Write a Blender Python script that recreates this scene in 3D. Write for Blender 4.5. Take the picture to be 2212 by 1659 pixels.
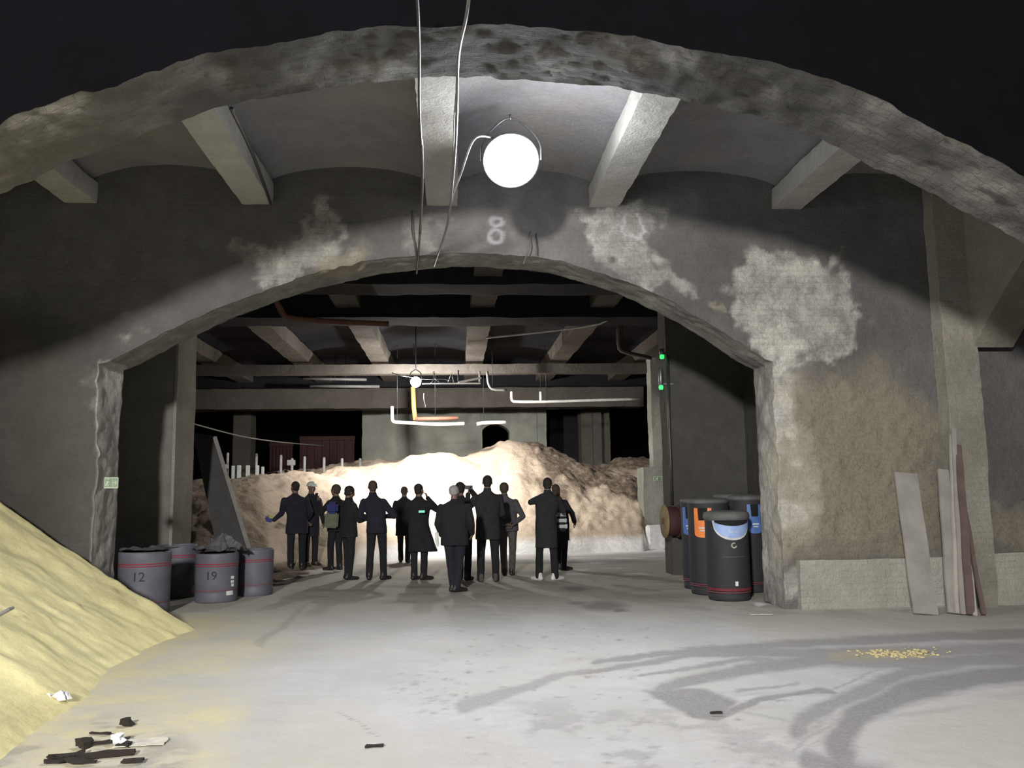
import bpy, bmesh, math, random
import numpy as np
from mathutils import Vector, Matrix
random.seed(7)
for o in list(bpy.data.objects): bpy.data.objects.remove(o)
scn = bpy.context.scene
COL = scn.collection
# ------------------------------------------------------------------ camera
F_PX, CAM_H = 1854.0, 1.55
YAW, PITCH, ROLL = [math.radians(a) for a in (3.9, 7.1, 0.8)]
cF = np.array([math.sin(YAW)*math.cos(PITCH), math.cos(YAW)*math.cos(PITCH), math.sin(PITCH)])
_R0 = np.array([math.cos(YAW), -math.sin(YAW), 0.0]); _U0 = np.cross(_R0, cF)
cR = _R0*math.cos(ROLL)-_U0*math.sin(ROLL); cU = _U0*math.cos(ROLL)+_R0*math.sin(ROLL)
cd = bpy.data.cameras.new('camera'); cam = bpy.data.objects.new('camera', cd); COL.objects.link(cam)
cam.matrix_world = Matrix(((cR[0], cU[0], -cF[0], 0), (cR[1], cU[1], -cF[1], 0), (cR[2], cU[2], -cF[2], CAM_H), (0, 0, 0, 1)))
cd.sensor_width = 36; cd.lens = 36*F_PX/2212; cd.clip_end = 300; cd.clip_start = .05
scn.camera = cam
# ------------------------------------------------------------------ world, exposure, lights
w = bpy.data.worlds.new('world'); scn.world = w; w.use_nodes = True
w.node_tree.nodes['Background'].inputs[0].default_value = (0.55, 0.50, 0.72, 1)
w.node_tree.nodes['Background'].inputs[1].default_value = 0.018
scn.view_settings.view_transform = 'Standard'; scn.view_settings.look = 'None'
scn.view_settings.gamma = 1; scn.view_settings.use_curve_mapping = False
scn.view_settings.exposure = 0.4


def at(px, py, Y):
    d = cF + cR*(px-1106)/F_PX + cU*(829.5-py)/F_PX
    return Vector(d*Y/d[1] + np.array([0, 0, CAM_H]))


def gr(px, py, z=0.0):
    d = cF + cR*(px-1106)/F_PX + cU*(829.5-py)/F_PX
    return Vector(d*((z-CAM_H)/d[2]) + np.array([0, 0, CAM_H]))


def proj(X, Y, Z):
    dz = Z-CAM_H
    dd = X*cF[0]+Y*cF[1]+dz*cF[2]
    dd = np.where(dd < .2, .2, dd)
    return 1106+F_PX*(X*cR[0]+Y*cR[1]+dz*cR[2])/dd, 829.5-F_PX*(X*cU[0]+Y*cU[1]+dz*cU[2])/dd


def area(name, loc, target, size, power, color, spread=180):
    l = bpy.data.lights.new(name, 'AREA'); l.shape = 'DISK'; l.size = size; l.energy = power; l.color = color
    l.spread = math.radians(spread)
    o = bpy.data.objects.new(name, l); COL.objects.link(o); o.location = loc
    o.rotation_euler = (Vector(target)-Vector(loc)).to_track_quat('-Z', 'Y').to_euler()
    return o


def point(name, loc, radius, power, color):
    l = bpy.data.lights.new(name, 'POINT'); l.shadow_soft_size = radius; l.energy = power; l.color = color
    o = bpy.data.objects.new(name, l); COL.objects.link(o); o.location = loc
    return o


YA0, YA1, YB0, YB1 = 6.32, 7.18, 11.0, 11.72
LAMP1 = at(1103, 347, 8.9)
LAMP2 = at(898, 825, 21.6)
d1 = (Vector((0, 4.5, 0))-LAMP1).normalized()
area('lamp_light', LAMP1+d1*.16, (0.2, 4.5, 0), .42, 95, (.90, .93, 1.0), 160)
point('lamp_spill', LAMP1+Vector((.55, -.42, -.12)), .25, 60, (.93, .95, 1.0))
d2 = (Vector((-.4, 25.5, 1.6))-LAMP2).normalized()
area('far_lamp_light', LAMP2+d2*.13, (-.4, 25.5, 1.6), .22, 650, (1.0, .96, .90), 175)
point('far_lamp_spill', LAMP2+Vector((0, 0, -.22)), .06, 330, (1.0, .96, .90))
# a further ceiling floodlight in the bay behind the photographer
area('rear_lamp_light', (-3.0, -5.8, 4.9), (2.8, 11, 1.6), .9, 2200, (1.0, .965, .91), 180)

# ------------------------------------------------------------------ noise (vectorised)


def _h(i, j, k):
    n = (i*374761393 + j*668265263 + k*2147483647 + 1013904223) & 0xffffffff
    n = ((n ^ (n >> 13))*1274126177) & 0xffffffff
    n = ((n ^ (n >> 16))*2246822519) & 0xffffffff
    return ((n >> 8) & 0xffff)/65535.0


def vn(x, y, z):
    x, y, z = [np.asarray(a, float) for a in np.broadcast_arrays(x, y, z)]
    i, j, k = [np.floor(a).astype(np.int64) for a in (x, y, z)]
    fx, fy, fz = x-i, y-j, z-k
    fx, fy, fz = [a*a*(3-2*a) for a in (fx, fy, fz)]
    r = 0
    for a in (0, 1):
        for b in (0, 1):
            for c in (0, 1):
                r = r + _h(i+a, j+b, k+c)*(fx if a else 1-fx)*(fy if b else 1-fy)*(fz if c else 1-fz)
    return r*2-1


def fbm(x, y, z, o=4, lac=2.1, g=.5):
    r = 0; a = 1; s = 0
    for q in range(o):
        r = r + a*vn(x+q*17.3, y-q*9.1, z+q*5.7); s += a
        x, y, z = x*lac, y*lac, z*lac; a *= g
    return r/s


# ------------------------------------------------------------------ masks


def seg_dist(px, py, a, b):
    ax, ay = a[:2]; bx, by = b[:2]
    t = np.clip(((px-ax)*(bx-ax)+(py-ay)*(by-ay))/max(1e-6, (bx-ax)**2+(by-ay)**2), 0, 1)
    return np.hypot(px-ax-t*(bx-ax), py-ay-t*(by-ay)), t


def stroke(px, py, pts, w0, w1, soft=.5, ky=1.0):
    """mask of a polyline; width runs from w0 to w1"""
    m = np.zeros_like(px); n = len(pts)-1
    for i in range(n):
        d, t = seg_dist(px, py*ky, (pts[i][0], pts[i][1]*ky), (pts[i+1][0], pts[i+1][1]*ky))
        w_ = w0+(w1-w0)*(i+t)/n
        m = np.maximum(m, np.clip((w_-d)/(soft*w_)+.5, 0, 1))
    return m


def poly(px, py, pts, soft):
    inside = np.zeros(px.shape, bool); dmin = np.full(px.shape, 1e9); n = len(pts)
    for i in range(n):
        a, b = pts[i], pts[(i+1) % n]
        dmin = np.minimum(dmin, seg_dist(px, py, a, b)[0])
        if a[1] != b[1]:
            c = ((a[1] > py) != (b[1] > py)) & (px < (b[0]-a[0])*(py-a[1])/(b[1]-a[1])+a[0])
            inside ^= c
    return np.clip(np.where(inside, dmin, -dmin)/soft+.5, 0, 1)


def blob(px, py, cx, cy, rx, ry, soft=.5):
    return np.clip((1-np.hypot((px-cx)/rx, (py-cy)/ry))/soft, 0, 1)


# ------------------------------------------------------------------ object helpers


def tag(o, label=None, cat=None, group=None, kind=None):
    if label: o['label'] = label
    if cat: o['category'] = cat
    if group: o['group'] = group
    if kind: o['kind'] = kind
    return o


def mesh_obj(name, verts, faces, m, parent=None, smooth=True, attrs=None):
    me = bpy.data.meshes.new(name)
    me.from_pydata([tuple(v) for v in verts], [], [tuple(f) for f in faces])
    if attrs:
        for an, arr in attrs.items():
            ca = me.attributes.new(an, 'FLOAT_COLOR', 'POINT')
            ca.data.foreach_set('color', np.ascontiguousarray(arr, dtype=np.float32).ravel())
    me.materials.append(m)
    if smooth: me.polygons.foreach_set('use_smooth', [True]*len(me.polygons))
    me.update()
    o = bpy.data.objects.new(name, me); COL.objects.link(o)
    if parent: o.parent = parent
    return o


def bm_obj(name, bm, m, parent=None, smooth=False, loc=None):
    me = bpy.data.meshes.new(name); bmesh.ops.recalc_face_normals(bm, faces=bm.faces); bm.to_mesh(me); bm.free()
    me.materials.append(m)
    if smooth: me.polygons.foreach_set('use_smooth', [True]*len(me.polygons))
    o = bpy.data.objects.new(name, me); COL.objects.link(o)
    if parent: o.parent = parent
    if loc is not None: o.location = loc
    return o


def empty(name, loc, rz=0, label=None, cat=None, group=None):
    o = bpy.data.objects.new(name, None); COL.objects.link(o)
    o.location = loc; o.rotation_euler = (0, 0, rz); o.empty_display_size = .1
    return tag(o, label, cat, group)


def copy_tree(o, parent=None):
    c = o.copy(); COL.objects.link(c); c.parent = parent
    for ch in [x for x in bpy.data.objects if x.parent == o]: copy_tree(ch, c)
    return c


def bx(bm, lo, hi, bev=0.0, mat=None):
    r = bmesh.ops.create_cube(bm, size=1)
    vs = r['verts']
    for v in vs:
        v.co = Vector([lo[i]+(hi[i]-lo[i])*(v.co[i]+.5) for i in range(3)])
    if bev > 0:
        es = list({e for v in vs for e in v.link_edges})
        rr = bmesh.ops.bevel(bm, geom=es, offset=bev, segments=2, affect='EDGES')
        vs = list({v for f in rr['faces'] for v in f.verts} | {v for v in vs if v.is_valid})
    if mat is not None:
        for v in vs: v.co = mat @ v.co
    return vs


def beam_pts(bm, a, b, wx, wz, up=(0, 0, 1), bev=0.0):
    """box beam between two points"""
    a = Vector(a); b = Vector(b); d = (b-a); L = d.length; d.normalize()
    u = Vector(up); s = d.cross(u)
    if s.length < 1e-3: s = Vector((1, 0, 0))
    s.normalize(); u = s.cross(d)
    M = Matrix(((s.x, d.x, u.x, a.x), (s.y, d.y, u.y, a.y), (s.z, d.z, u.z, a.z), (0, 0, 0, 1)))
    return bx(bm, (-wx/2, 0, -wz/2), (wx/2, L, wz/2), bev, M)


def lathe(bm, prof, seg=32, center=(0, 0, 0), cap=True, M=None, sy=1.0):
    rings = []
    for r, z in prof:
        ring = []
        for i in range(seg):
            a = 2*math.pi*i/seg
            p = Vector((r*math.cos(a), r*sy*math.sin(a), z))
            if M is not None: p = M @ p
            ring.append(bm.verts.new(p+Vector(center)))
        rings.append(ring)
    for a, b in zip(rings, rings[1:]):
        for i in range(seg):
            bm.faces.new((a[i], a[(i+1) % seg], b[(i+1) % seg], b[i]))
    if cap:
        bm.faces.new(rings[0][::-1]); bm.faces.new(rings[-1])
    return rings


def frame_z(d):
    return Vector(d).normalized().to_track_quat('Z', 'Y').to_matrix().to_4x4()


def capsule(bm, p0, r0, p1, r1, seg=12):
    p0 = Vector(p0); p1 = Vector(p1); L = (p1-p0).length
    if L < 1e-5: L = 1e-5; p1 = p0+Vector((0, 0, L))
    M = Matrix.Translation(p0) @ frame_z(p1-p0)
    prof = []
    for k in range(1, 5):
        a = math.pi/2*(1-k/4.0); prof.append((r0*math.cos(a)+1e-4, -r0*math.sin(a)))
    for k in range(0, 4):
        a = math.pi/2*(k/4.0); prof.append((r1*math.cos(a)+1e-4, L+r1*math.sin(a)))
    lathe(bm, prof, seg, M=M)


def ellips(bm, c, r, M=None):
    rr = bmesh.ops.create_icosphere(bm, subdivisions=3, radius=1)
    for v in rr['verts']:
        p = Vector((v.co.x*r[0], v.co.y*r[1], v.co.z*r[2]))
        if M is not None: p = M @ p
        v.co = p+Vector(c)


def tube(name, pts, r, m, parent=None, seg=8, smooth_n=3, bm=None):
    P = [Vector(p) for p in pts]
    for _ in range(smooth_n):
        Q = [P[0]]
        for a, b in zip(P, P[1:]): Q += [a*.75+b*.25, a*.25+b*.75]
        Q.append(P[-1]); P = Q
    own = bm is None
    if own: bm = bmesh.new()
    rings = []
    s = None
    for i, p in enumerate(P):
        d = (P[min(i+1, len(P)-1)]-P[max(i-1, 0)]).normalized()
        if s is None:
            s = d.cross(Vector((0, 0, 1)))
            if s.length < .05: s = d.cross(Vector((1, 0, 0)))
        s = (s-d*s.dot(d)).normalized(); u = d.cross(s)
        rr = r(i/(len(P)-1)) if callable(r) else r
        rings.append([bm.verts.new(p+(s*math.cos(2*math.pi*k/seg)+u*math.sin(2*math.pi*k/seg))*rr) for k in range(seg)])
    for a, b in zip(rings, rings[1:]):
        for k in range(seg): bm.faces.new((a[k], a[(k+1) % seg], b[(k+1) % seg], b[k]))
    bm.faces.new(rings[0][::-1]); bm.faces.new(rings[-1])
    if own: return bm_obj(name, bm, m, parent, True)


# ------------------------------------------------------------------ materials
MATS = {}


def newmat(name):
    m = bpy.data.materials.new(name); m.use_nodes = True
    nt = m.node_tree; b = nt.nodes['Principled BSDF']
    return m, nt, b


def N(nt, t, **kw):
    n = nt.nodes.new(t)
    for k, v in kw.items():
        if k.startswith('in_'): n.inputs[k[3:].replace('_', ' ')].default_value = v
        else: setattr(n, k, v)
    return n


def mix(nt, a, b, fac, mode='MIX'):
    n = nt.nodes.new('ShaderNodeMix'); n.data_type = 'RGBA'; n.blend_type = mode
    for s, v in ((6, a), (7, b), (0, fac)):
        if hasattr(v, 'is_output') or isinstance(v, bpy.types.NodeSocket): nt.links.new(v, n.inputs[s])
        elif s == 0: n.inputs[0].default_value = v
        else: n.inputs[s].default_value = (*v, 1) if len(v) == 3 else v
    return n.outputs[2]


def math_(nt, op, a, b=None, clamp=False):
    n = nt.nodes.new('ShaderNodeMath'); n.operation = op; n.use_clamp = clamp
    for i, v in enumerate((a, b)):
        if v is None: continue
        if isinstance(v, bpy.types.NodeSocket): nt.links.new(v, n.inputs[i])
        else: n.inputs[i].default_value = v
    return n.outputs[0]


def noise(nt, scale, detail=6, rough=.6, vec=None, ramp=None):
    n = N(nt, 'ShaderNodeTexNoise'); n.inputs['Scale'].default_value = scale
    n.inputs['Detail'].default_value = detail; n.inputs['Roughness'].default_value = rough
    if vec is None:
        g = nt.nodes.get('geo') or nt.nodes.new('ShaderNodeNewGeometry'); g.name = 'geo'; vec = g.outputs['Position']
    nt.links.new(vec, n.inputs['Vector'])
    o = n.outputs[0]
    if ramp:
        mr = N(nt, 'ShaderNodeMapRange'); mr.inputs[1].default_value, mr.inputs[2].default_value = ramp
        nt.links.new(o, mr.inputs[0]); o = mr.outputs[0]
    return o


def bump(nt, b, h, strength=.5, dist=.02, prev=None):
    n = N(nt, 'ShaderNodeBump'); n.inputs['Strength'].default_value = strength; n.inputs['Distance'].default_value = dist
    nt.links.new(h, n.inputs['Height'])
    if prev is not None: nt.links.new(prev, n.inputs['Normal'])
    nt.links.new(n.outputs[0], b.inputs['Normal'])
    return n.outputs[0]


def plain(name, c, rough=.7, metal=0, var=.15, scale=9, bmp=0.0, c2=None):
    if name in MATS: return MATS[name]
    m, nt, b = newmat(name)
    f = noise(nt, scale, 5, .6, ramp=(.35, .68))
    c2 = c2 or tuple(x*(1-var*2) for x in c)
    nt.links.new(mix(nt, c, c2, f), b.inputs['Base Color'])
    b.inputs['Roughness'].default_value = rough; b.inputs['Metallic'].default_value = metal
    if bmp: bump(nt, b, noise(nt, scale*6, 4), bmp, .01)
    MATS[name] = m; return m


def emis(name, c, s):
    m, nt, b = newmat(name)
    b.inputs['Base Color'].default_value = (*c, 1); b.inputs['Emission Color'].default_value = (*c, 1)
    b.inputs['Emission Strength'].default_value = s
    return m


def concrete(name, dark, light, tan=(.34, .30, .215), brick=True, bs=.6):
    """sooty rendered masonry. attribute 'mask': R light bare patches, G tan rough, B chalk; 'buv' lays the bricks"""
    m, nt, b = newmat(name)
    at1 = N(nt, 'ShaderNodeAttribute', attribute_name='mask'); sp = N(nt, 'ShaderNodeSeparateColor')
    nt.links.new(at1.outputs['Color'], sp.inputs[0])
    big = noise(nt, .55, 5, .6, ramp=(.32, .7)); mid = noise(nt, 3.2, 8, .68, ramp=(.3, .72)); fine = noise(nt, 26, 5, .7, ramp=(.3, .72))
    base = mix(nt, dark, light, big)
    base = mix(nt, base, tuple(x*.55 for x in dark), math_(nt, 'MULTIPLY', mid, .55))
    pt = math_(nt, 'MULTIPLY', sp.outputs[0], math_(nt, 'ADD', math_(nt, 'MULTIPLY', mid, 1.25), .12), True)
    base = mix(nt, base, (.52, .51, .465), pt)
    tg = math_(nt, 'MULTIPLY', sp.outputs[1], math_(nt, 'ADD', math_(nt, 'MULTIPLY', fine, 1.3), .1), True)
    base = mix(nt, base, tan, tg)
    base = mix(nt, base, tuple(x*.6 for x in dark), math_(nt, 'MULTIPLY', fine, .4))
    so = N(nt, 'ShaderNodeCombineColor'); [nt.links.new(at1.outputs['Alpha'], so.inputs[q]) for q in range(3)]  # mask alpha multiplies the base colour and carries painted shade
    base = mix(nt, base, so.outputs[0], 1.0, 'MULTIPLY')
    nt.links.new(mix(nt, base, (.5, .48, .52), sp.outputs[2]), b.inputs['Base Color'])
    b.inputs['Specular IOR Level'].default_value = .15
    b.inputs['Roughness'].default_value = .93
    prev = bump(nt, b, noise(nt, 9, 8, .7), .8, .05)
    prev = bump(nt, b, noise(nt, 45, 4, .7), .7, .012, prev)
    if brick:
        a2 = N(nt, 'ShaderNodeAttribute', attribute_name='buv')
        br = N(nt, 'ShaderNodeTexBrick'); nt.links.new(a2.outputs['Color'], br.inputs['Vector'])
        br.inputs['Scale'].default_value = 1; br.inputs['Brick Width'].default_value = .23; br.inputs['Row Height'].default_value = .078
        br.inputs['Mortar Size'].default_value = .008; br.inputs['Mortar Smooth'].default_value = .4
        h = math_(nt, 'MULTIPLY', br.outputs['Fac'], math_(nt, 'ADD', math_(nt, 'MULTIPLY', sp.outputs[0], .8), .12))
        h = math_(nt, 'MULTIPLY', h, -1.0)
        bump(nt, b, h, bs, .03, prev)
    return m


M_wall = concrete('sooty_masonry', (.13, .125, .125), (.20, .195, .19))
M_arch = concrete('arch_masonry', (.075, .072, .068), (.115, .11, .10), bs=1.0)
M_rib = concrete('rib_concrete', (.52, .51, .48), (.62, .61, .57), brick=False)
M_vault = concrete('vault_concrete', (.26, .255, .275), (.34, .335, .36), brick=False)
M_farrib = concrete('far_rib_concrete', (.10, .09, .08), (.15, .135, .12), brick=False)  # darker copy of the rib concrete, dimness of the far hall painted in
M_farshade = concrete('far_shaded_masonry', (.014, .014, .018), (.024, .024, .03), brick=False)  # shade of the far hall put into a near-black colour
M_shade = plain('black_shade', (.0030, .0027, .0042), .95, 0, .2, 1.5, .3); M_shade.node_tree.nodes['Principled BSDF'].inputs['Specular IOR Level'].default_value = .08  # shade of unlit walls put into the colour
M_plinth = concrete('pale_plinth', (.42, .41, .36), (.55, .54, .48))
M_pil = concrete('pilaster_plaster', (.28, .265, .225), (.40, .38, .31))
M_passage = concrete('passage_plaster', (.10, .096, .088), (.15, .145, .13), brick=False)
M_farlight = concrete('pale_far_plaster', (.26, .27, .24), (.40, .40, .34), brick=False)

# ------------------------------------------------------------------ the floor
gx = np.concatenate([np.arange(-16, -7, .5), np.arange(-7, 7.6, .028), np.arange(7.8, 16.1, .5)])
gy = np.concatenate([np.arange(-4, 2, .3), np.arange(2, 7, .022), np.arange(7, 13, .036), np.arange(13, 24, .08), np.arange(24, 48, .5)])
GX, GY = np.meshgrid(gx, gy)
nx, ny = len(gx), len(gy)
px, py = proj(GX, GY, 0*GX)
# a little warp so that no mark has a ruled edge
wx = px+16*fbm(GX*2.2, GY*2.2, 1.3, 4)+6*fbm(GX*12, GY*12, 4.3, 3)
wy = py+(5*fbm(GX*2.2, GY*2.2, 8.3, 4)+2.2*fbm(GX*12, GY*12, 6.3, 3))*np.clip((py-1150)/220, .05, 1.5)
dark = np.zeros_like(px)
ST = [([(1285, 1428), (1434, 1408), (1671, 1393), (1908, 1380), (2212, 1368), (2500, 1360)], 5, 12, .75),
      ([(1250, 1456), (1374, 1432), (1493, 1412), (1671, 1407), (1790, 1410), (2212, 1400)], 4, 13, .75),
      ([(1386, 1458), (1493, 1440), (1612, 1421), (1730, 1428)], 3, 6, .7),
      ([(1422, 1490), (1523, 1460), (1641, 1440), (1790, 1424), (1968, 1432), (2300, 1420)], 12, 16, .8),
      ([(1540, 1544), (1641, 1508), (1760, 1488), (1800, 1492)], 8, 4, .85),
      ([(1588, 1490), (1660, 1482), (1718, 1473)], 4, 3, .6),
      ([(2400, 1440), (2212, 1452), (2057, 1472), (1938, 1500), (1849, 1543), (1810, 1603), (1830, 1690)], 15, 34, .95),
      ([(2300, 1405), (2212, 1412), (1968, 1449), (1819, 1508), (1730, 1552), (1722, 1580)], 10, 20, .8),
      ([(1000, 1522), (1107, 1492), (1197, 1463), (1285, 1446)], 15, 4, .6),
      ([(1740, 1640), (1780, 1660), (1900, 1690)], 20, 40, .9),
      ([(1560, 1520), (1650, 1545), (1800, 1590)], 2, 4, .35),
      ([(560, 1390), (600, 1360), (660, 1310)], 8, 4, .35),
      ([(735, 1540), (780, 1565), (815, 1590)], 1.2, 1.2, .7)]
for pts, w0, w1, s in ST: dark = np.maximum(dark, s*stroke(wx, wy, pts, w0, w1, .7))
# streaks inside the tyre marks
for k in range(16):
    o = random.uniform(-30, 60); pts = [(2400, 1410+o*.9), (2100, 1432+o), (1938, 1462+o*1.2), (1800, 1520+o*1.3), (1730-o, 1600+o)]
    dark = np.maximum(dark, random.uniform(.25, .6)*stroke(wx, wy, pts, random.uniform(1.5, 4), random.uniform(1, 3), .9))
dark = np.maximum(dark, .9*poly(wx, wy, [(1386, 1490), (1517, 1488), (1594, 1511), (1540, 1551), (1493, 1548), (1434, 1516)], 8))
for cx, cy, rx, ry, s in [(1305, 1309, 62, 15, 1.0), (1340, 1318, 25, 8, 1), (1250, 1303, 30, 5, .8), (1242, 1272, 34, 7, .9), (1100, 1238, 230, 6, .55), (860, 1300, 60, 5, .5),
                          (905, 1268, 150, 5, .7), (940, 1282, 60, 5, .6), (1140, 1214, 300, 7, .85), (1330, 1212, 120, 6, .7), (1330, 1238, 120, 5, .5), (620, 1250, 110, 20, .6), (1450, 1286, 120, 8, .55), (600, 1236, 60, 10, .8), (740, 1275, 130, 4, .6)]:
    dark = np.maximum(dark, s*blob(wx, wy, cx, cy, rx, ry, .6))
rr = random.Random(3)
for k in range(230):
    if k < 90: cx, cy = rr.uniform(930, 1430), rr.uniform(1350, 1470)
    elif k < 150: cx, cy = rr.gauss(930, 45), rr.gauss(1495, 22)
    else: cx, cy = rr.uniform(1000, 1760), rr.uniform(1480, 1655)
    s = rr.uniform(.3, .8); r = rr.uniform(4, 15)*(.6+.5*(cy-1350)/300)
    dark = np.maximum(dark, s*blob(wx, wy, cx, cy, r, r*rr.uniform(.2, .38), .8))
grime = np.clip(fbm(GX*.8, GY*.8, 3.1, 5)*1.2+.45, 0, 1)
worn = np.zeros_like(px)       # trodden grey-brown dirt
worn = np.maximum(worn, np.clip((1352-wy)/70, 0, 1)*np.clip((wy-1205)/20, 0, 1))
worn = np.maximum(worn, .9*poly(wx, wy, [(1250, 1290), (1560, 1318), (1640, 1372), (2212, 1366), (2600, 1360), (2600, 1300), (1700, 1300), (1400, 1270)], 30))
worn = np.maximum(worn, .75*poly(wx, wy, [(2212, 1500), (1990, 1520), (1900, 1600), (1990, 1720), (2400, 1720), (2400, 1480)], 60))
worn = np.maximum(worn, .5*poly(wx, wy, [(420, 1350), (640, 1320), (610, 1420), (500, 1480), (330, 1500), (140, 1560), (100, 1640), (500, 1700), (700, 1500)], 60)*grime)
bottom = np.clip((wy-1500)/150, 0, 1)*.75*grime
worn = np.maximum(worn, bottom)
gr1 = np.clip(fbm(GX*2.9, GY*2.9, 31.0, 6, 2.1, .62)*6-.15, 0, 1)
dark = np.maximum(dark, .55*gr1*poly(wx, wy, [(-50, 1560), (120, 1540), (330, 1560), (420, 1620), (380, 1720), (-50, 1720)], 50))
dark = np.maximum(dark, .42*gr1*poly(wx, wy, [(1080, 1530), (1400, 1510), (1700, 1560), (1750, 1659), (1400, 1720), (1050, 1659)], 90))
dark = np.maximum(dark, .4*gr1*poly(wx, wy, [(620, 1300), (1300, 1290), (1700, 1330), (2212, 1330), (2212, 1300), (1400, 1240), (620, 1240)], 20))
st1 = np.clip(fbm(GX*.9+GY*.5, (GY-GX*.25)*7, 3.7, 4)*2.2-.2, 0, 1)
dark = np.maximum(dark, .35*st1*poly(wx, wy, [(1240, 1420), (1700, 1375), (2300, 1350), (2300, 1560), (1900, 1600), (1500, 1600)], 80))
sand = poly(wx, wy, [(-900, 1300), (300, 1330), (445, 1336), (560, 1330), (640, 1360), (560, 1440), (520, 1560), (430, 1720), (-900, 1900)], 90)
sand = sand*np.clip(.55+.8*fbm(GX*1.7, GY*1.7, 5.5, 5), 0, 1)
sand = np.maximum(sand, np.clip(1-(GX+3.05)/.55+.9*fbm(GX*2.4, GY*2.4, 15.5, 5), 0, 1)*np.clip((12.2-GY)/1.0, 0, 1)*np.clip((GY-3.5)/2, 0, 1))
sand = np.maximum(sand, poly(wx, wy, [(1785, 1412), (1850, 1402), (1990, 1400), (2010, 1418), (1930, 1424), (1800, 1426)], 8))
sand = np.maximum(sand, .25*np.clip(fbm(GX*1.1, GY*1.1, 9.5, 4), 0, 1))
white = np.zeros_like(px)
white = np.maximum(white, poly(wx, wy, [(820, 1150), (1460, 1150), (1460, 1192), (1300, 1196), (1080, 1192), (830, 1198)], 6))
white = np.maximum(white, .8*poly(wx, wy, [(530, 1252), (620, 1245), (640, 1258), (560, 1272), (530, 1268)], 8))
for k in range(14):
    x0 = rr.uniform(1200, 1420); y0 = rr.uniform(1196, 1245); white = np.maximum(white, .8*blob(wx, wy, x0, y0, rr.uniform(20, 60), rr.uniform(1, 2.5), .8))
white = np.maximum(white, blob(wx, wy, 1640, 1305, 16, 5)); 
m4 = np.stack([dark, sand, white, worn], -1)
zz = .012*fbm(GX*.6, GY*.6, 2.2, 4)+.004*fbm(GX*6, GY*6, 2.2, 3)-.004*dark
verts = np.stack([GX, GY, zz], -1).reshape(-1, 3)
idx = np.arange(nx*ny).reshape(ny, nx)
faces = np.stack([idx[:-1, :-1], idx[:-1, 1:], idx[1:, 1:], idx[1:, :-1]], -1).reshape(-1, 4)


def floor_mat():
    m, nt, b = newmat('dusty_floor')
    a = N(nt, 'ShaderNodeAttribute', attribute_name='mask'); sp = N(nt, 'ShaderNodeSeparateColor'); nt.links.new(a.outputs['Color'], sp.inputs[0])
    n1 = noise(nt, .9, 6, .6, ramp=(.3, .7)); n2 = noise(nt, 7, 7, .7, ramp=(.3, .7)); n3 = noise(nt, 60, 3, .7, ramp=(.3, .7))
    c = mix(nt, (.60, .59, .61), (.48, .475, .475), n1)
    c = mix(nt, c, (.42, .41, .37), math_(nt, 'MULTIPLY', n2, .35))
    wd = math_(nt, 'MULTIPLY', a.outputs['Alpha'], math_(nt, 'ADD', math_(nt, 'MULTIPLY', n2, .5), .62), True)
    c = mix(nt, c, (.48, .46, .40), wd)
    c = mix(nt, c, (.66, .60, .36), math_(nt, 'MULTIPLY', sp.outputs[1], math_(nt, 'ADD', n2, .4), True))
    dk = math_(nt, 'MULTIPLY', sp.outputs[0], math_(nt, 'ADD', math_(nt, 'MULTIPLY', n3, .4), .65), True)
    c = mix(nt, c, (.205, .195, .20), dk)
    c = mix(nt, c, (.85, .85, .86), sp.outputs[2])
    c = mix(nt, c, (.25, .24, .22), math_(nt, 'MULTIPLY', n3, .14))
    nt.links.new(c, b.inputs['Base Color']); b.inputs['Roughness'].default_value = .85
    p = bump(nt, b, noise(nt, 14, 7, .7), .3, .012); bump(nt, b, noise(nt, 120, 3, .7), .25, .003, p)
    return m


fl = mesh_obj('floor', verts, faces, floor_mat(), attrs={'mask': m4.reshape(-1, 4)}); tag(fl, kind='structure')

# ------------------------------------------------------------------ arch walls


def interp(pts):
    xs = np.array([p[0] for p in pts]); zs = np.array([p[1] for p in pts])
    def f(x):
        # smooth by averaging the linear interpolation
        return sum(np.interp(x+d, xs, zs) for d in (-.3, -.2, -.1, 0, .1, .2, .3))/7
    return f


def rough_disp(P, amp, seed=0, patch=None):
    x, y, z = P[:, 0], P[:, 1], P[:, 2]
    a = amp if patch is None else amp+patch
    D = np.stack([fbm(x*1.6+seed, y*1.6, z*1.6, 4), fbm(x*1.6, y*1.6+9+seed, z*1.6, 4), fbm(x*1.6, y*1.6, z*1.6+19+seed, 4)], -1)
    E_ = np.stack([fbm(x*9+seed, y*9, z*9, 3), fbm(x*9, y*9+9+seed, z*9, 3), fbm(x*9, y*9, z*9+19+seed, 3)], -1)
    a = np.asarray(a).reshape(-1, 1) if np.ndim(a) else a
    return P+D*a+E_*a*.45


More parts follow.
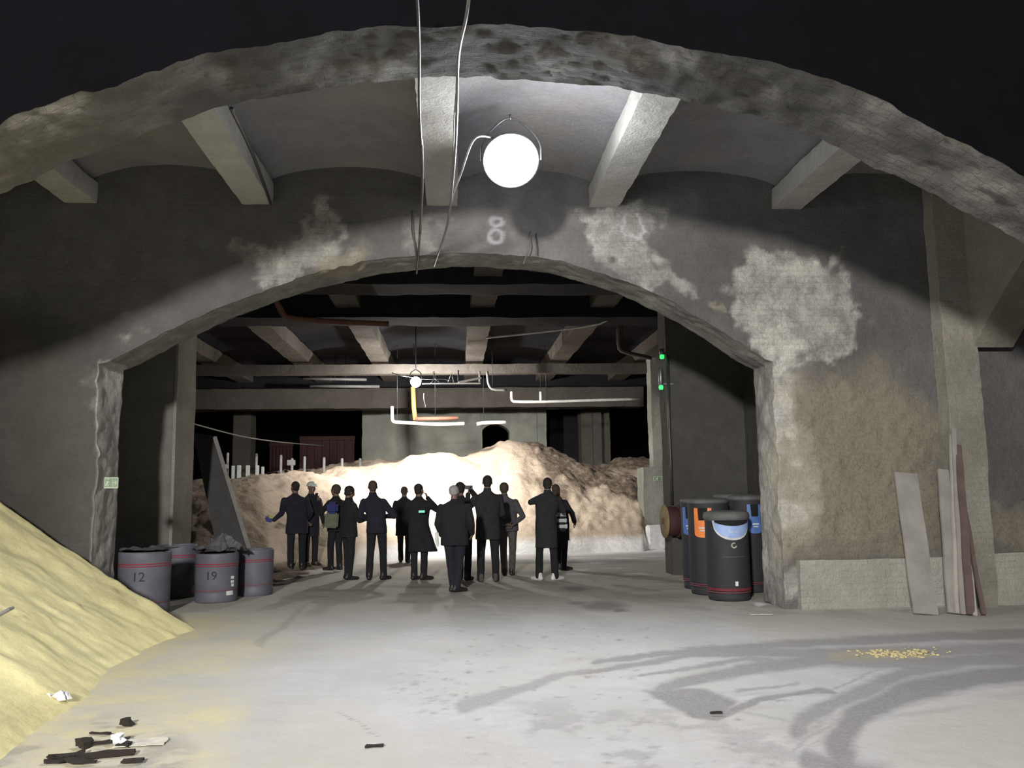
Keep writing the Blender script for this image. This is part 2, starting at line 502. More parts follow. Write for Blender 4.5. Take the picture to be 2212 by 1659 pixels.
def arch_wall(name, Y0, Y1, XL, XR, prof, Xmin, Xmax, ztop, m, step, amp, maskf, depth_n=10, edgewear=0.0):
    """wall in the plane Y0..Y1 with an arched opening between XL and XR"""
    V = []; Fc = []; UV = []
    def grid(P, uv):
        r, c = P.shape[:2]; b0 = sum(len(v) for v in V)
        V.append(P.reshape(-1, 3)); UV.append(uv.reshape(-1, 2))
        i = np.arange(r*c).reshape(r, c)+b0
        Fc.append(np.stack([i[:-1, :-1], i[:-1, 1:], i[1:, 1:], i[1:, :-1]], -1).reshape(-1, 4))
    def face(x0, x1, bot, Y):
        n = max(2, int((x1-x0)/step)+1); xs = np.linspace(x0, x1, n)
        b_ = bot(xs) if bot else np.zeros(n)
        k = max(3, int((ztop-b_.min())/step)+1)
        t = np.linspace(0, 1, k)[:, None]
        Z = b_[None, :]+(ztop-b_[None, :])*t; X = np.broadcast_to(xs, Z.shape)
        grid(np.stack([X, np.full(Z.shape, Y), Z], -1), np.stack([X, Z], -1))
    for Y in (Y0, Y1):
        face(Xmin, XL, None, Y); face(XL, XR, prof, Y); face(XR, Xmax, None, Y)
    # reveals and soffit in one strip
    xs = np.linspace(XL, XR, int((XR-XL)/step)+1); zs = prof(xs)
    zl = np.linspace(0, zs[0], int(zs[0]/step)+1)[:-1]; zr = np.linspace(zs[-1], 0, int(zs[-1]/step)+1)[1:]
    X = np.concatenate([np.full(len(zl), XL), xs, np.full(len(zr), XR)]); Z = np.concatenate([zl, zs, zr])
    s = np.concatenate([[0], np.cumsum(np.hypot(np.diff(X), np.diff(Z)))])
    ys = np.linspace(Y0, Y1, depth_n)
    P = np.stack([np.broadcast_to(X, (depth_n, len(X))), np.broadcast_to(ys[:, None], (depth_n, len(X))), np.broadcast_to(Z, (depth_n, len(X)))], -1)
    grid(P, np.stack([np.broadcast_to(s, (depth_n, len(X))), np.broadcast_to(ys[:, None], (depth_n, len(X)))], -1))
    # top
    xs = np.linspace(Xmin, Xmax, 40)
    P = np.stack([np.broadcast_to(xs, (2, 40)), np.broadcast_to(np.array([[Y0], [Y1]]), (2, 40)), np.full((2, 40), ztop)], -1)
    grid(P, P[..., :2].copy())
    V = np.concatenate(V); UV = np.concatenate(UV); Fc = np.concatenate(Fc)
    pxx, pyy = proj(V[:, 0], V[:, 1], V[:, 2])
    mk = maskf(V, pxx, pyy)
    wear = 0
    if edgewear:
        dz = np.abs(V[:, 2]-np.where((V[:, 0] > XL) & (V[:, 0] < XR), prof(V[:, 0]), 99)); dx = np.minimum(np.abs(V[:, 0]-XL), np.abs(V[:, 0]-XR))
        e = np.clip(1-np.minimum(dz, np.where(V[:, 2] < 3.5, dx, 9))/.15, 0, 1); wear = edgewear*e
    V = rough_disp(V, amp, patch=mk[:, 0]*.02+wear+mk[:, 1]*.035)
    uv4 = np.concatenate([UV, np.zeros((len(UV), 1)), np.ones((len(UV), 1))], 1)
    o = mesh_obj(name, V, Fc, m, attrs={'mask': mk, 'buv': uv4})
    tag(o, kind='structure')
    return o


BF = [at(*q, YB0) for q in [(217, 795), (266, 766), (369, 712), (500, 655), (640, 600), (800, 560), (1000, 545), (1200, 558), (1400, 625), (1520, 690), (1640, 770), (1668, 792)]]
XBL, XBR = BF[0].x, BF[-1].x
profB = interp([(p.x, p.z) for p in BF])
AFpts = [at(*q, YA1) for q in [(0, 415), (200, 335), (450, 240), (750, 180), (1050, 163), (1400, 195), (1700, 270), (1870, 345), (2212, 525)]]
apr = [(-6.2, 2.9), (-5.2, 3.5)]+[(p.x, p.z) for p in AFpts]+[(5.9, 3.35)]
XAL, XAR = -6.2, 5.9
profA = interp(apr)


def ncl(V, s, sd, o=4): return fbm(V[:, 0]*s+sd, V[:, 1]*s, V[:, 2]*s, o)


def maskB(V, px, py):
    wx = px+75*ncl(V, 1.7, 1)+34*ncl(V, 7, 5, 4); wy = py+75*ncl(V, 1.7, 7)+34*ncl(V, 7, 15, 4)
    R = np.zeros(len(V)); G = R.copy(); B = R.copy()
    for pts, s in [([(1590, 590), (1640, 575), (1700, 560), (1840, 580), (1850, 740), (1740, 790), (1650, 790), (1610, 700)], 1.0),
                   ([(1262, 470), (1400, 470), (1410, 560), (1500, 620), (1450, 640), (1330, 590), (1255, 545)], .75),
                   ([(530, 520), (620, 500), (660, 470), (730, 480), (735, 545), (620, 600), (560, 610)], .7),
                   ([(880, 450), (935, 460), (930, 540), (880, 530)], .35),
                   ([(1640, 780), (1700, 780), (1700, 1300), (1640, 1300)], .55),
                   ([(1690, 1225), (2060, 1225), (2060, 1300), (1690, 1290)], .35),
                   ([(210, 800), (262, 790), (262, 1250), (205, 1250)], .5),
                   ([(255, 680), (300, 680), (290, 700), (262, 705)], .5)]:
        R = np.maximum(R, s*poly(wx, wy, pts, 16))
    front = V[:, 1] < YB0+.35
    R = R*front
    # soffit bricks slightly barer
    inside = (V[:, 1] > YB0+.01) & (V[:, 1] < YB1-.01)
    R = np.where(inside, .45+.3*ncl(V, 3, 2), R)
    G = np.maximum(G, .95*poly(wx, wy, [(1700, 830), (1900, 780), (2040, 900), (2045, 1200), (1700, 1180)], 90))
    G = np.maximum(G, .3*poly(wx, wy, [(0, 700), (200, 820), (215, 1200), (0, 1100)], 60))
    G = np.maximum(G, .8*poly(wx, wy, [(2150, 1090), (2300, 1080), (2300, 1200), (2150, 1200)], 40))
    for cx, cy, r in [(730, 555, 45), (1560, 640, 14)]: G = np.maximum(G, blob(wx, wy, cx, cy, r, r))
    # shade painted over the left wall; pier edges and arch crown painted lighter
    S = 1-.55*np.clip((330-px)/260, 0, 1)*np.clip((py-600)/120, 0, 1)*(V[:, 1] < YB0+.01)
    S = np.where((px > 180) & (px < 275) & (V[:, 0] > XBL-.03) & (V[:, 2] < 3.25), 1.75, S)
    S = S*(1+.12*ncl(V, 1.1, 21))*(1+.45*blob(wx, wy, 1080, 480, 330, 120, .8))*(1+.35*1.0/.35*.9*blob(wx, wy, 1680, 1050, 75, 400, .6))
    # chalk: the figure 8 and a rough U
    cx_, cy_ = px+5*ncl(V, 16, 3), py+5*ncl(V, 16, 33)
    ring = lambda x0, y0, rx, ry, w: np.clip((w-np.abs(np.hypot((cx_-x0)/rx, (cy_-y0)/ry)-1)*min(rx, ry))/w+.4, 0, 1)
    B = np.maximum(ring(1072, 479, 12, 9, 3.6), ring(1071, 511, 15, 14, 4.6))*.75
    B = np.maximum(B, .8*stroke(cx_, cy_, [(1352, 470), (1347, 495), (1352, 507), (1380, 514), (1392, 500), (1383, 478), (1376, 462)], 3, 3))
    B = B*(V[:, 1] < YB0+.01)
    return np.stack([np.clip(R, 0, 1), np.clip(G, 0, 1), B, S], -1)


def maskA(V, px, py):
    wx = px+20*ncl(V, 4, 1); wy = py+20*ncl(V, 4, 7)
    R = np.zeros(len(V)); G = R.copy()
    R = np.maximum(R, .4*np.clip(ncl(V, 2, 4)*2, 0, 1))
    R = np.maximum(R, .45*np.clip((px-1750)/300, 0, 1)*(.5+ncl(V, 3, 9)))
    G = np.maximum(G, poly(wx, wy, [(2010, 240), (2100, 260), (2110, 320), (2030, 300)], 12))
    G = np.maximum(G, .4*np.clip((500-px)/500, 0, 1))
    return np.stack([np.clip(R, 0, 1), G, 0*R, np.ones(len(V))], -1)


ZC = 5.95
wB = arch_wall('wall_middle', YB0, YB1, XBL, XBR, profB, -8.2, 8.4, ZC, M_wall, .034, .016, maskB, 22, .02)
wA = arch_wall('wall_near', YA0, YA1, XAL, XAR, profA, -8.2, 8.4, 8.0, M_arch, .045, .015, maskA, 20, .035)
# the face of the near wall towards the camera has its shade painted in as near-black
wA.data.materials.append(M_shade)
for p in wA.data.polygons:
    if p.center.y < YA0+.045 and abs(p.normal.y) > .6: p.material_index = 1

# plinth of the middle wall, pilaster with its springer
def solid(name, boxes, m, amp=.012, step=.09, kind='structure'):
    V = []; Fc = []; UV = []
    for lo, hi in boxes:
        lo = Vector(lo); hi = Vector(hi)
        for ax in range(3):
            u, v = [(1, 2), (0, 2), (0, 1)][ax]
            nu = max(2, min(160, int((hi[u]-lo[u])/step)+1)); nv = max(2, min(160, int((hi[v]-lo[v])/step)+1))
            U, W = np.meshgrid(np.linspace(lo[u], hi[u], nu), np.linspace(lo[v], hi[v], nv))
            for side in (lo[ax], hi[ax]):
                P = np.zeros(U.shape+(3,)); P[..., u] = U; P[..., v] = W; P[..., ax] = side
                b0 = sum(len(q) for q in V); V.append(P.reshape(-1, 3)); UV.append(np.stack([U, W], -1).reshape(-1, 2))
                i = np.arange(nu*nv).reshape(nv, nu)+b0
                Fc.append(np.stack([i[:-1, :-1], i[:-1, 1:], i[1:, 1:], i[1:, :-1]], -1).reshape(-1, 4))
    V = np.concatenate(V); UV = np.concatenate(UV); Fc = np.concatenate(Fc)
    V = rough_disp(V, amp)
    mk = np.zeros((len(V), 4)); mk[:, 0] = np.clip(.25+ncl(V, 1.5, 3), 0, .6)*(m in (M_pil, M_plinth, M_farlight)); mk[:, 3] = 1
    uv4 = np.concatenate([UV, np.zeros((len(UV), 2))], 1)
    o = mesh_obj(name, V, Fc, m, attrs={'mask': mk, 'buv': uv4})
    if kind: o['kind'] = kind
    return o


pil0 = at(2046, 900, YB0-.2).x; pil1 = at(2120, 900, YB0-.2).x
solid('baseboard_middle_right', [((XBR+.18, YB0-.11, -.05), (pil0-.02, YB0+.1, .62)), ((pil1+.02, YB0-.11, -.05), (8.4, YB0+.1, .66))], M_plinth, .018, .06)
solid('pilaster', [((pil0, YB0-.24, -.05), (pil1, YB0+.05, ZC-.1))], M_pil, .02, .06)
# side arch springer: flares from the pilaster towards the near wall
bm = bmesh.new(); n = 26
prev = None
for i in range(n+1):
    t = i/n; Y = YB0-.22-(YB0-.22-YA1)*t
    z = 3.35+1.25*math.sin(math.pi*min(t*1.15, 1)*.5+.0)*1.0+.25*math.sin(math.pi*t)
    ring = [bm.verts.new((pil1-.05, Y, z)), bm.verts.new((pil1+.5, Y, z)), bm.verts.new((pil1+.5, Y, ZC)), bm.verts.new((pil1-.05, Y, ZC))]
    if prev:
        for k in range(4): bm.faces.new((prev[k], prev[(k+1) % 4], ring[(k+1) % 4], ring[k]))
    prev = ring
sp_ = bm_obj('side_arch', bm, M_pil); tag(sp_, kind='structure')

# ------------------------------------------------------------------ near bay ceiling: ribs and jack vaults
ribX = [at(*q, YB0).x for q in [(175, 430), (557, 440), (955, 452), (1305, 470), (1700, 470)]]
ribX = [ribX[0]-2.4]+ribX+[ribX[-1]+2.5]
ZR = 5.32


def vault_h(x, RX, z0, rise, rw=.2):
    for a, b in zip(RX, RX[1:]):
        if a <= x < b:
            t = (x-a)/(b-a)*2-1
            return z0+rise*math.sqrt(max(0, 1-t*t*.98))
    return z0


def vaults(name, RX, Y0, Y1, z0, rise, m, amp=.012, st=.08):
    xs = np.arange(RX[0], RX[-1], st); ys = np.arange(Y0, Y1+st, st)
    Z = np.array([vault_h(x, RX, z0, rise) for x in xs])
    X, Yg = np.meshgrid(xs, ys); Zg = np.broadcast_to(Z, X.shape)
    V = rough_disp(np.stack([X, Yg, Zg], -1).reshape(-1, 3), amp)
    i = np.arange(X.size).reshape(X.shape)
    mk = np.zeros((len(V), 4)); mk[:, 0] = np.clip(ncl(V, .9, 3)*.8, 0, .3); mk[:, 1] = np.clip(ncl(V, .8, 13)*1.2, 0, .6); mk[:, :2] *= (m is M_vault); mk[:, 3] = 1
    o = mesh_obj(name, V, np.stack([i[:-1, :-1], i[1:, :-1], i[1:, 1:], i[:-1, 1:]], -1).reshape(-1, 4), m, attrs={'mask': mk})
    return tag(o, kind='structure')


vaults('ceiling', ribX, YA1-.1, YB0+.1, ZR+.12, .38, M_vault)
tn = [0]


def trim(boxes, m, amp=.015, step=.08):
    tn[0] += 1
    return solid('trim_%d' % tn[0], boxes, m, amp, step)


for i, x in enumerate(ribX):
    trim([((x-.2, YA1-.1, ZR-.02), (x+.2, YB0+.05, ZR+.25))], M_rib, .02, .05)
# split duct under the second rib (a thin pipe along it)
# ------------------------------------------------------------------ passage and hall beyond
YS = 16.7   # end of the side walls
XSL, XSR = XBL-.03, XBR+.03
xpr = at(1450, 1100, 15.6).x
trim([((xpr, 15.6, -.05), (xpr+3.2, 16.15, 5.4))], M_passage, .02, .09).name = 'wall_passage_right'
trim([((XSR+1.15, YB1-.02, -.05), (XSR+1.5, 15.7, 5.4))], M_passage, .02, .09).name = 'wall_recess_right'
xpl = at(376, 1000, 14.0).x; ypl = 14.0*(at(376, 1000, 14.0).x/at(415, 1000, 14.0).x)
M_passlit = concrete('lit_passage_plaster', (.20, .19, .165), (.28, .27, .24), brick=False)  # brighter copy of the passage plaster, light painted onto the shaded left pier
trim([((xpl-2.4, 14.0, -.05), (xpl, ypl, 5.4))], M_passlit, .02, .07).name = 'wall_passage_left'
trim([((xpl-.03, 13.98, -.05), (xpl+.015, ypl+.02, 5.38))], M_pil, .012, .07)
trim([((XSL-1.5, YB1-.02, -.05), (XSL-1.15, 14.1, 5.4))], M_passage, .02, .09).name = 'wall_recess_left'
fr = [at(*q, 21).x for q in [(606, 770), (800, 765), (1030, 750), (1235, 740)]]
farRX = [fr[0]-5.0, fr[0]-2.5]+fr+[fr[-1]+2.4, fr[-1]+4.8, fr[-1]+7.2]
vaults('ceiling.001', farRX, YB1-.1, 36, 5.35, .42, M_farshade, .015, .16)
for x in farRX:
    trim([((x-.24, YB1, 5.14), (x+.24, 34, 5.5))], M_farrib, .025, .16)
trim([((-13, 14.1, 5.0), (13, 14.9, 5.6))], M_farshade, .03, .2)
trim([((-13, 16.6, 4.95), (13, 17.5, 5.6))], M_farshade, .03, .2)
b0 = at(420, 802, 23.6); b1 = at(1440, 784, 23.6)
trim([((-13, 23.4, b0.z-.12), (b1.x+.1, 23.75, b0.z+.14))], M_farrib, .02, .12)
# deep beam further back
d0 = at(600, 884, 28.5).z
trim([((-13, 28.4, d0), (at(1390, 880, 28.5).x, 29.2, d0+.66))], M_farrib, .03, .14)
trim([((-13, 28.0, d0+.66), (13, 29.6, 5.6))], M_farshade, .03, .2)
# far piers and walls
def pier(px0, px1, Y, z0, z1, m, th=.8, amp=.02):
    a = at(px0, 950, Y).x; b = at(px1, 950, Y).x
    return trim([((a, Y, z0), (b, Y+th, z1))], m, amp, .12)


pier(503, 541, 31, -.05, 5.4, M_farrib)
w1 = pier(782, 1042, 31, -.05, 5.4, M_farlight); w1.name = 'wall_far'
pier(1101, 1166, 31, -.05, 5.4, M_farlight).name = 'wall_far.001'
pier(1162, 1181, 30.7, -.05, 5.4, M_farlight)
pier(1181, 1262, 32.5, -.05, 5.4, M_farshade).name = 'wall_far.002'
pier(1256, 1318, 31, -.05, 5.4, M_farrib)
pier(1282, 1300, 30.8, -.05, 5.4, M_farrib)
# arch head over the dark opening in the far wall
bm = bmesh.new(); a0, a1 = at(1036, 940, 31).x, at(1104, 940, 31).x; zs0 = at(1070, 945, 31).z; zs1 = at(1070, 916, 31).z
prev = None
for i in range(21):
    t = i/20; x = a0+(a1-a0)*t; z = zs0+(zs1-zs0)*math.sqrt(max(0, 1-(2*t-1)**2))
    ring = [bm.verts.new((x, 31, z)), bm.verts.new((x, 31.8, z)), bm.verts.new((x, 31.8, 5.4)), bm.verts.new((x, 31, 5.4))]
    if prev:
        for k in range(4): bm.faces.new((prev[k], prev[(k+1) % 4], ring[(k+1) % 4], ring[k]))
    prev = ring
tag(bm_obj('arch_head', bm, M_farlight), kind='structure')
solid('wall_back', [((-16, 40, -.1), (16, 40.3, 6))], M_shade, .02, .4)
solid('wall_left', [((-13.3, 12, -.1), (-13, 40, 6))], M_shade, .02, .4)
solid('wall_right', [((13, 12, -.1), (13.3, 40, 6))], M_shade, .02, .4)

# right-hand column: tall post on a wide brick base
c0, c1 = at(1408, 900, 23.0).x, at(1442, 900, 23.0).x
solid('column', [((c0, 23.0, 1.5), (c1, 23.5, 5.3)), ((at(1391, 1080, 22.8).x, 22.8, -.05), (c1+.1, 23.6, at(1410, 1010, 22.8).z))], M_farlight, .03, .07)

# ------------------------------------------------------------------ heaps


def heap_mat(name, c1, c2, c3, bs=1.0, s=1.0):
    m, nt, b = newmat(name)
    a = N(nt, 'ShaderNodeAttribute', attribute_name='mask'); sp = N(nt, 'ShaderNodeSeparateColor'); nt.links.new(a.outputs['Color'], sp.inputs[0])
    n1 = noise(nt, .8*s, 6, .65, ramp=(.32, .68)); n2 = noise(nt, 6*s, 7, .7, ramp=(.3, .7)); n3 = noise(nt, 40*s, 4, .7, ramp=(.3, .7))
    c = mix(nt, c1, c2, n1); c = mix(nt, c, tuple(x*.72 for x in c2), math_(nt, 'MULTIPLY', n2, .5))
    c = mix(nt, c, c3, math_(nt, 'MULTIPLY', sp.outputs[0], math_(nt, 'ADD', n2, .5), True))
    c = mix(nt, c, (.86, .86, .86), sp.outputs[2])
    c = mix(nt, c, tuple(x*.6 for x in c2), math_(nt, 'MULTIPLY', n3, .18))
    nt.links.new(c, b.inputs['Base Color']); b.inputs['Roughness'].default_value = .95
    p = bump(nt, b, n2, .5*bs, .05); bump(nt, b, noise(nt, 60*s, 4), .3*bs, .01, p)
    return m


def smin_max(hs, k=.12):
    hs = np.stack(hs); m = hs.max(0); return m+k*np.log(np.exp((hs-m)/k).sum(0))-k*.0


# yellow sand bank in the near left
xs = np.arange(-8.0, -2.2, .035); ys = np.arange(4.2, 11.6, .035); X, Y = np.meshgrid(xs, ys)
foot = -3.02+.10*np.clip(8.5-Y, 0, 3)*.5+.05*fbm(X*2.5, Y*2.5, 3.1, 4)+.13*np.sin(Y*1.3)+.15*fbm(X*.3, Y*1.1, 1.1, 4)-.03*(Y-8)
z = .66*(foot-X)
z = np.minimum(z, 2.3+.2*fbm(X*.8, Y*.8, 3, 4))
z = z-.9*np.clip(Y-10.5, 0, 3)**1.1-.25*np.clip(5.4-Y, 0, 3)
scoop = .10*np.clip(fbm(X*.9, Y*.9, 6.6, 3), -1, 1)
z = z+scoop*np.clip(z*2, 0, 1)+.022*fbm(X*4, Y*4, 7, 4)*np.clip(z*3+.2, 0, 1)
cl = np.clip(fbm(X*5, Y*5, 2.7, 3)*3-1.15, 0, 1); z = z+.035*cl*np.clip(z*2, 0, 1)
top = np.clip((z-1.0)*1.2, 0, 1)
msk = np.stack([np.clip(cl*.7+np.clip(fbm(X*.8, Y*.8, 4.1, 4)*2-.5, 0, .6), 0, 1), 0*z, 0*z, 1+0*z], -1)
z = np.maximum(z, -.06)
V = np.stack([X, Y, z], -1).reshape(-1, 3)
i_ = np.arange(X.size).reshape(X.shape)
fc = np.stack([i_[:-1, :-1], i_[:-1, 1:], i_[1:, 1:], i_[1:, :-1]], -1).reshape(-1, 4)
zf = V[:, 2][fc].max(1); fc = fc[zf > -.05]
M_sand = heap_mat('yellow_sand', (.95, .87, .48), (.90, .81, .42), (.50, .43, .22), .35, 1.4)
sb = mesh_obj('sand_bank', V, fc, M_sand, attrs={'mask': msk.reshape(-1, 4)})
tag(sb, 'bank of yellow grit sand sloping down from the left wall beside the numbered barrels', 'sand heap')

# salt heap across the hall
xs = np.arange(-11, 7.2, .055); ys = np.arange(14.6, 31.5, .055); X, Y = np.meshgrid(xs, ys)


def ridge(pts, slope, r=.35):
    h = np.full(X.shape, -9.0)
    for a, b in zip(pts, pts[1:]):
        d, t = seg_dist(X, Y, a, b); d = np.sqrt(d*d+r*r)-r
        h = np.maximum(h, a[2]+(b[2]-a[2])*t-slope*d)
    return h


def P3(px_, py_, Yq):
    p = at(px_, py_, Yq); return (p.x, p.y, p.z)


wX, wY = X, Y
L = [ridge([P3(430, 1040, 19.8), P3(540, 1028, 21.2), P3(640, 1024, 22.2), P3(700, 1040, 22.8)], .66),
     ridge([P3(660, 1045, 24), P3(740, 1012, 24.8), P3(820, 998, 25.4), P3(860, 1002, 25.6)], .68),
     ridge([P3(850, 1003, 25.5), P3(900, 985, 25.4), P3(970, 981, 25.2), P3(1000, 992, 25.4)], .72),
     ridge([P3(1010, 992, 26), P3(1060, 962, 26), P3(1095, 951, 26), P3(1150, 960, 26), P3(1195, 984, 25.8)], .72),
     ridge([P3(1195, 984, 26), P3(1240, 1001, 25.8), P3(1300, 1010, 25.6), P3(1340, 1020, 25.2)], .62),
     ridge([P3(1310, 1000, 28.5), P3(1350, 987, 28.5), P3(1420, 988, 28.5)], .6),
     ridge([P3(560, 1020, 29), P3(800, 1000, 29.5), P3(900, 990, 29.5)], .4)]
h = smin_max(L, .07)
low = .16-.13*np.hypot((X+4.9)/1.7, (Y-16.6)/1.7)
h = np.maximum(h, low+.06*fbm(X*3, Y*3, 3, 3))
zl_ = np.clip(h*1.5+.1, 0, 1)
gully = fbm(X*1.0+.4*fbm(X, Y, 2, 3), Y*.35, 3.3, 4)
right = np.clip((X-1.9)/.5+.8*fbm(X*1.5, Y*1.5, 1.7, 3), 0, 1)
left = np.clip((-2.2-X)/.7, 0, 1)
rough = np.clip(.25+right+.5*left, 0, 1)
h = h+zl_*np.clip(h*1.5, .15, 1)*(.20*gully+.10*fbm(X*2.4, Y*2.4, 5.3, 4)*(.4+rough)+.10*rough*np.abs(fbm(X*6, Y*6, 8.8, 3)))
pit = np.clip(fbm(X*3.1, Y*3.1, 12.3, 3)*3-1.25, 0, 1); h = h-.10*pit*zl_
h = h-2.2*np.clip(X-(at(1385, 1100, 23).x+.19*(Y-23)), 0, 9)*(Y < 26)
clumps = right*np.clip((h-1.15)*1.1+2.6*fbm(X*1.7, Y*1.7, 3.9, 5), 0, 1)
R_ = np.clip(.9*clumps+.55*pit+.35*left*np.clip(fbm(X*2, Y*2, 9, 4)+.4, 0, 1)+.8*np.clip(1-h*4, 0, 1)*left, 0, 1)
Wm = np.clip((.42-h)/.2, 0, 1)*np.clip((X+2.4)/.6, 0, 1)
msk = np.stack([R_, 0*h, Wm, 1+0*h], -1)
h = np.maximum(h, -.08)
V = np.stack([X, Y, h], -1).reshape(-1, 3); i_ = np.arange(X.size).reshape(X.shape)
fc = np.stack([i_[:-1, :-1], i_[:-1, 1:], i_[1:, 1:], i_[1:, :-1]], -1).reshape(-1, 4); fc = fc[V[:, 2][fc].max(1) > -.07]
M_salt = heap_mat('rock_salt', (.66, .54, .43), (.54, .43, .33), (.12, .088, .062), 1.2, .8)
sh = mesh_obj('salt_heap', V, fc, M_salt, attrs={'mask': msk.reshape(-1, 4)})
tag(sh, 'huge pale brown heap of road salt across the hall, glaring under the far lamp', 'salt heap')


heap_h, hx0, hy0 = h, xs[0], ys[0]


def heap_z(x, y):
    i = int(round((y-hy0)/.055)); j = int(round((x-hx0)/.055))
    return max(0.0, float(heap_h[i, j])) if 0 <= i < heap_h.shape[0] and 0 <= j < heap_h.shape[1] else 0.0


# small spill of sand on the floor
cen = gr(1925, 1412); bm = bmesh.new()
for k in range(150):
    q = gr(random.gauss(1935, 45), random.gauss(1412, 5)); r = random.uniform(.006, .019)
    rr_ = bmesh.ops.create_icosphere(bm, subdivisions=1, radius=r)
    for v in rr_['verts']: v.co = Vector((v.co.x*1.4, v.co.y*1.3, v.co.z*.6))+q+Vector((0, 0, .004))
s_ = bm_obj('sand_spill', bm, plain('spilt_grit', (.55, .47, .26), .95), None, True)
tag(s_, 'little yellow grains of sand spilt on the tyre marks', 'sand', kind='stuff')

# ------------------------------------------------------------------ lamps
M_glow = emis('lamp_glow', (.95, .97, 1.0), 60)
M_glow2 = emis('far_lamp_glow', (1, .98, .95), 60)
M_metal = plain('grey_metal', (.25, .25, .26), .45, .8)
M_blackm = plain('black_metal', (.03, .03, .032), .5, .3)


def floodlight(name, loc, aim, R, label, glow, ztop):
    e = empty(name, loc, 0, label, 'lamp')
    d = (Vector(aim)-Vector(loc)).normalized()
    M = d.to_track_quat('Z', 'Y').to_matrix().to_4x4()
    bm = bmesh.new(); lathe(bm, [(R*.35, -.16), (R*.55, -.15), (R*.9, -.05), (R*1.0, 0.0), (R*1.03, .012), (R*.99, .02), (R*.9, .0)], 40, M=M)
    bm_obj('housing', bm, M_metal, e, True)
    bm = bmesh.new(); lathe(bm, [(R*.3, .075), (R*.6, .066), (R*.86, .045), (R*.985, .012)][::-1], 40, M=M)
    bm_obj('lens', bm, glow, e, True)
    bm = bmesh.new()
    top = ztop-Vector(loc).z
    for s in (-1, 1):
        side = M.to_3x3() @ Vector((s*R*1.08, 0, 0)); side.z *= .2
        tube('', [side, side+Vector((0, 0, .22)), Vector((side.x*.3, side.y*.3, R+.16)), Vector((0, .0, R+.18))], .012, M_metal, bm=bm, smooth_n=2)
    tube('', [(0, 0, R+.16), (0, 0, top)], .014, M_metal, bm=bm, smooth_n=0)
    bm_obj('bracket', bm, M_metal, e, True)
    return e


floodlight('floodlight', LAMP1, (.2, 3.0, .2), .30, 'round floodlight glaring under the vault in front of the arch marked 8', M_glow, 5.62)
floodlight('floodlight', LAMP2, (.5, 0, 1.0), .135, 'small far floodlight hanging over the salt heap beside the orange pipe', M_glow2, 5.75)
floodlight('floodlight', (-3.0, -6.0, 4.93), (2.8, 11, 1.6), .47, 'round floodlight behind the photographer', M_glow, 6.4)

# ------------------------------------------------------------------ cables and pipes
M_cable = plain('white_cable', (.13, .13, .13), .35)
M_dkcable = plain('grey_conduit', (.045, .045, .048), .4)
M_whitep = plain('white_pipe', (.75, .75, .72), .5)
M_orange = plain('rusty_orange_pipe', (.62, .25, .07), .7)
M_rust = plain('rusty_steel', (.16, .07, .045), .8)
M_pipe = plain('grey_pipe', (.16, .16, .155), .6)


def cable(name, specs, r, m, label, cat='cable', sn=3, parent=None):
    P_ = [at(*s) for s in specs]; o = tube(name, P_, r, m, parent, 8, sn)
    if cat == 'pipe' and P_[0].y > 15.9 and 'corner' not in label:
        i_ = len(P_)//2; q_ = P_[i_] if len(P_) > 2 else (P_[0]+P_[1])/2
        hb = bmesh.new(); tube('', [q_, Vector((q_.x, q_.y, 5.75))], .008, M_blackm, bm=hb, smooth_n=0); bm_obj('hanger', hb, M_blackm, o, True)
    if label: tag(o, label, cat)
    return o


cable('conduit', [(893, -60, 5.6), (903, 0, 5.9), (906, 120, 6.6), (905, 240, 7.4), (911, 330, 8.1), (913, 410, 8.9), (908, 480, 9.8), (905, 540, 10.7), (900, 590, 11.6)], .013, M_dkcable,
      'straight grey conduit hanging below the vault left of the white cables', 'cable')
cable('hanging_cable', [(912, 300, 7.9), (914, 360, 8.2), (913, 430, 9.0), (909, 505, 10.2)], .007, M_cable, 'thin pale cable running along the dark conduit', 'cable')
cable('hanging_cable', [(1018, -60, 5.2), (1010, 30, 5.6), (992, 100, 6.1), (988, 160, 6.7), (986, 255, 7.3), (983, 330, 7.9), (977, 400, 8.6), (974, 440, 9.1), (966, 490, 9.8), (950, 540, 10.6), (938, 575, 11.5)], .013, M_cable,
      'bundle of white cables swinging along the vault towards the arch crown', 'cable')
cable('hanging_cable', [(990, 150, 6.7), (981, 245, 7.3), (980, 300, 7.7), (978, 350, 8.1), (976, 400, 8.6)], .006, M_cable, 'thin loose strand twisted beside the white cable bundle')
cable('hanging_cable', [(1072, 300, 8.86), (1040, 292, 8.6), (1022, 300, 8.4), (1008, 335, 8.4), (996, 375, 8.6), (980, 412, 8.8), (975, 436, 9.1)], .011, M_cable, 'white cable branching from the bundle up to the floodlight')
cable('wire_end', [(1146, 500, 10.99), (1144, 505, 10.9), (1146, 530, 10.8), (1136, 555, 10.85), (1131, 570, 10.9)], .008, M_cable, 'loose wire end dangling at the arch crown right of the chalk 8', 'wire')
cable('wire_end', [(1158, 505, 10.99), (1158, 510, 10.93), (1160, 530, 10.88), (1160, 550, 10.9)], .008, M_dkcable, 'short dark wire end beside the loose white one at the arch crown', 'wire')
cable('wire_end', [(890, 455, 10.9), (889, 500, 10.85), (896, 530, 10.85), (900, 560, 10.95)], .009, M_dkcable, 'dark wire stapled down the wall beside the conduit at the arch crown', 'wire')
cable('wall_pipe', [(500, 235, 7.3), (537, 310, 8.5), (562, 375, 9.7), (585, 440, 10.85)], .02, M_dkcable, 'dark pipe running along the second concrete rib from the left', 'pipe')
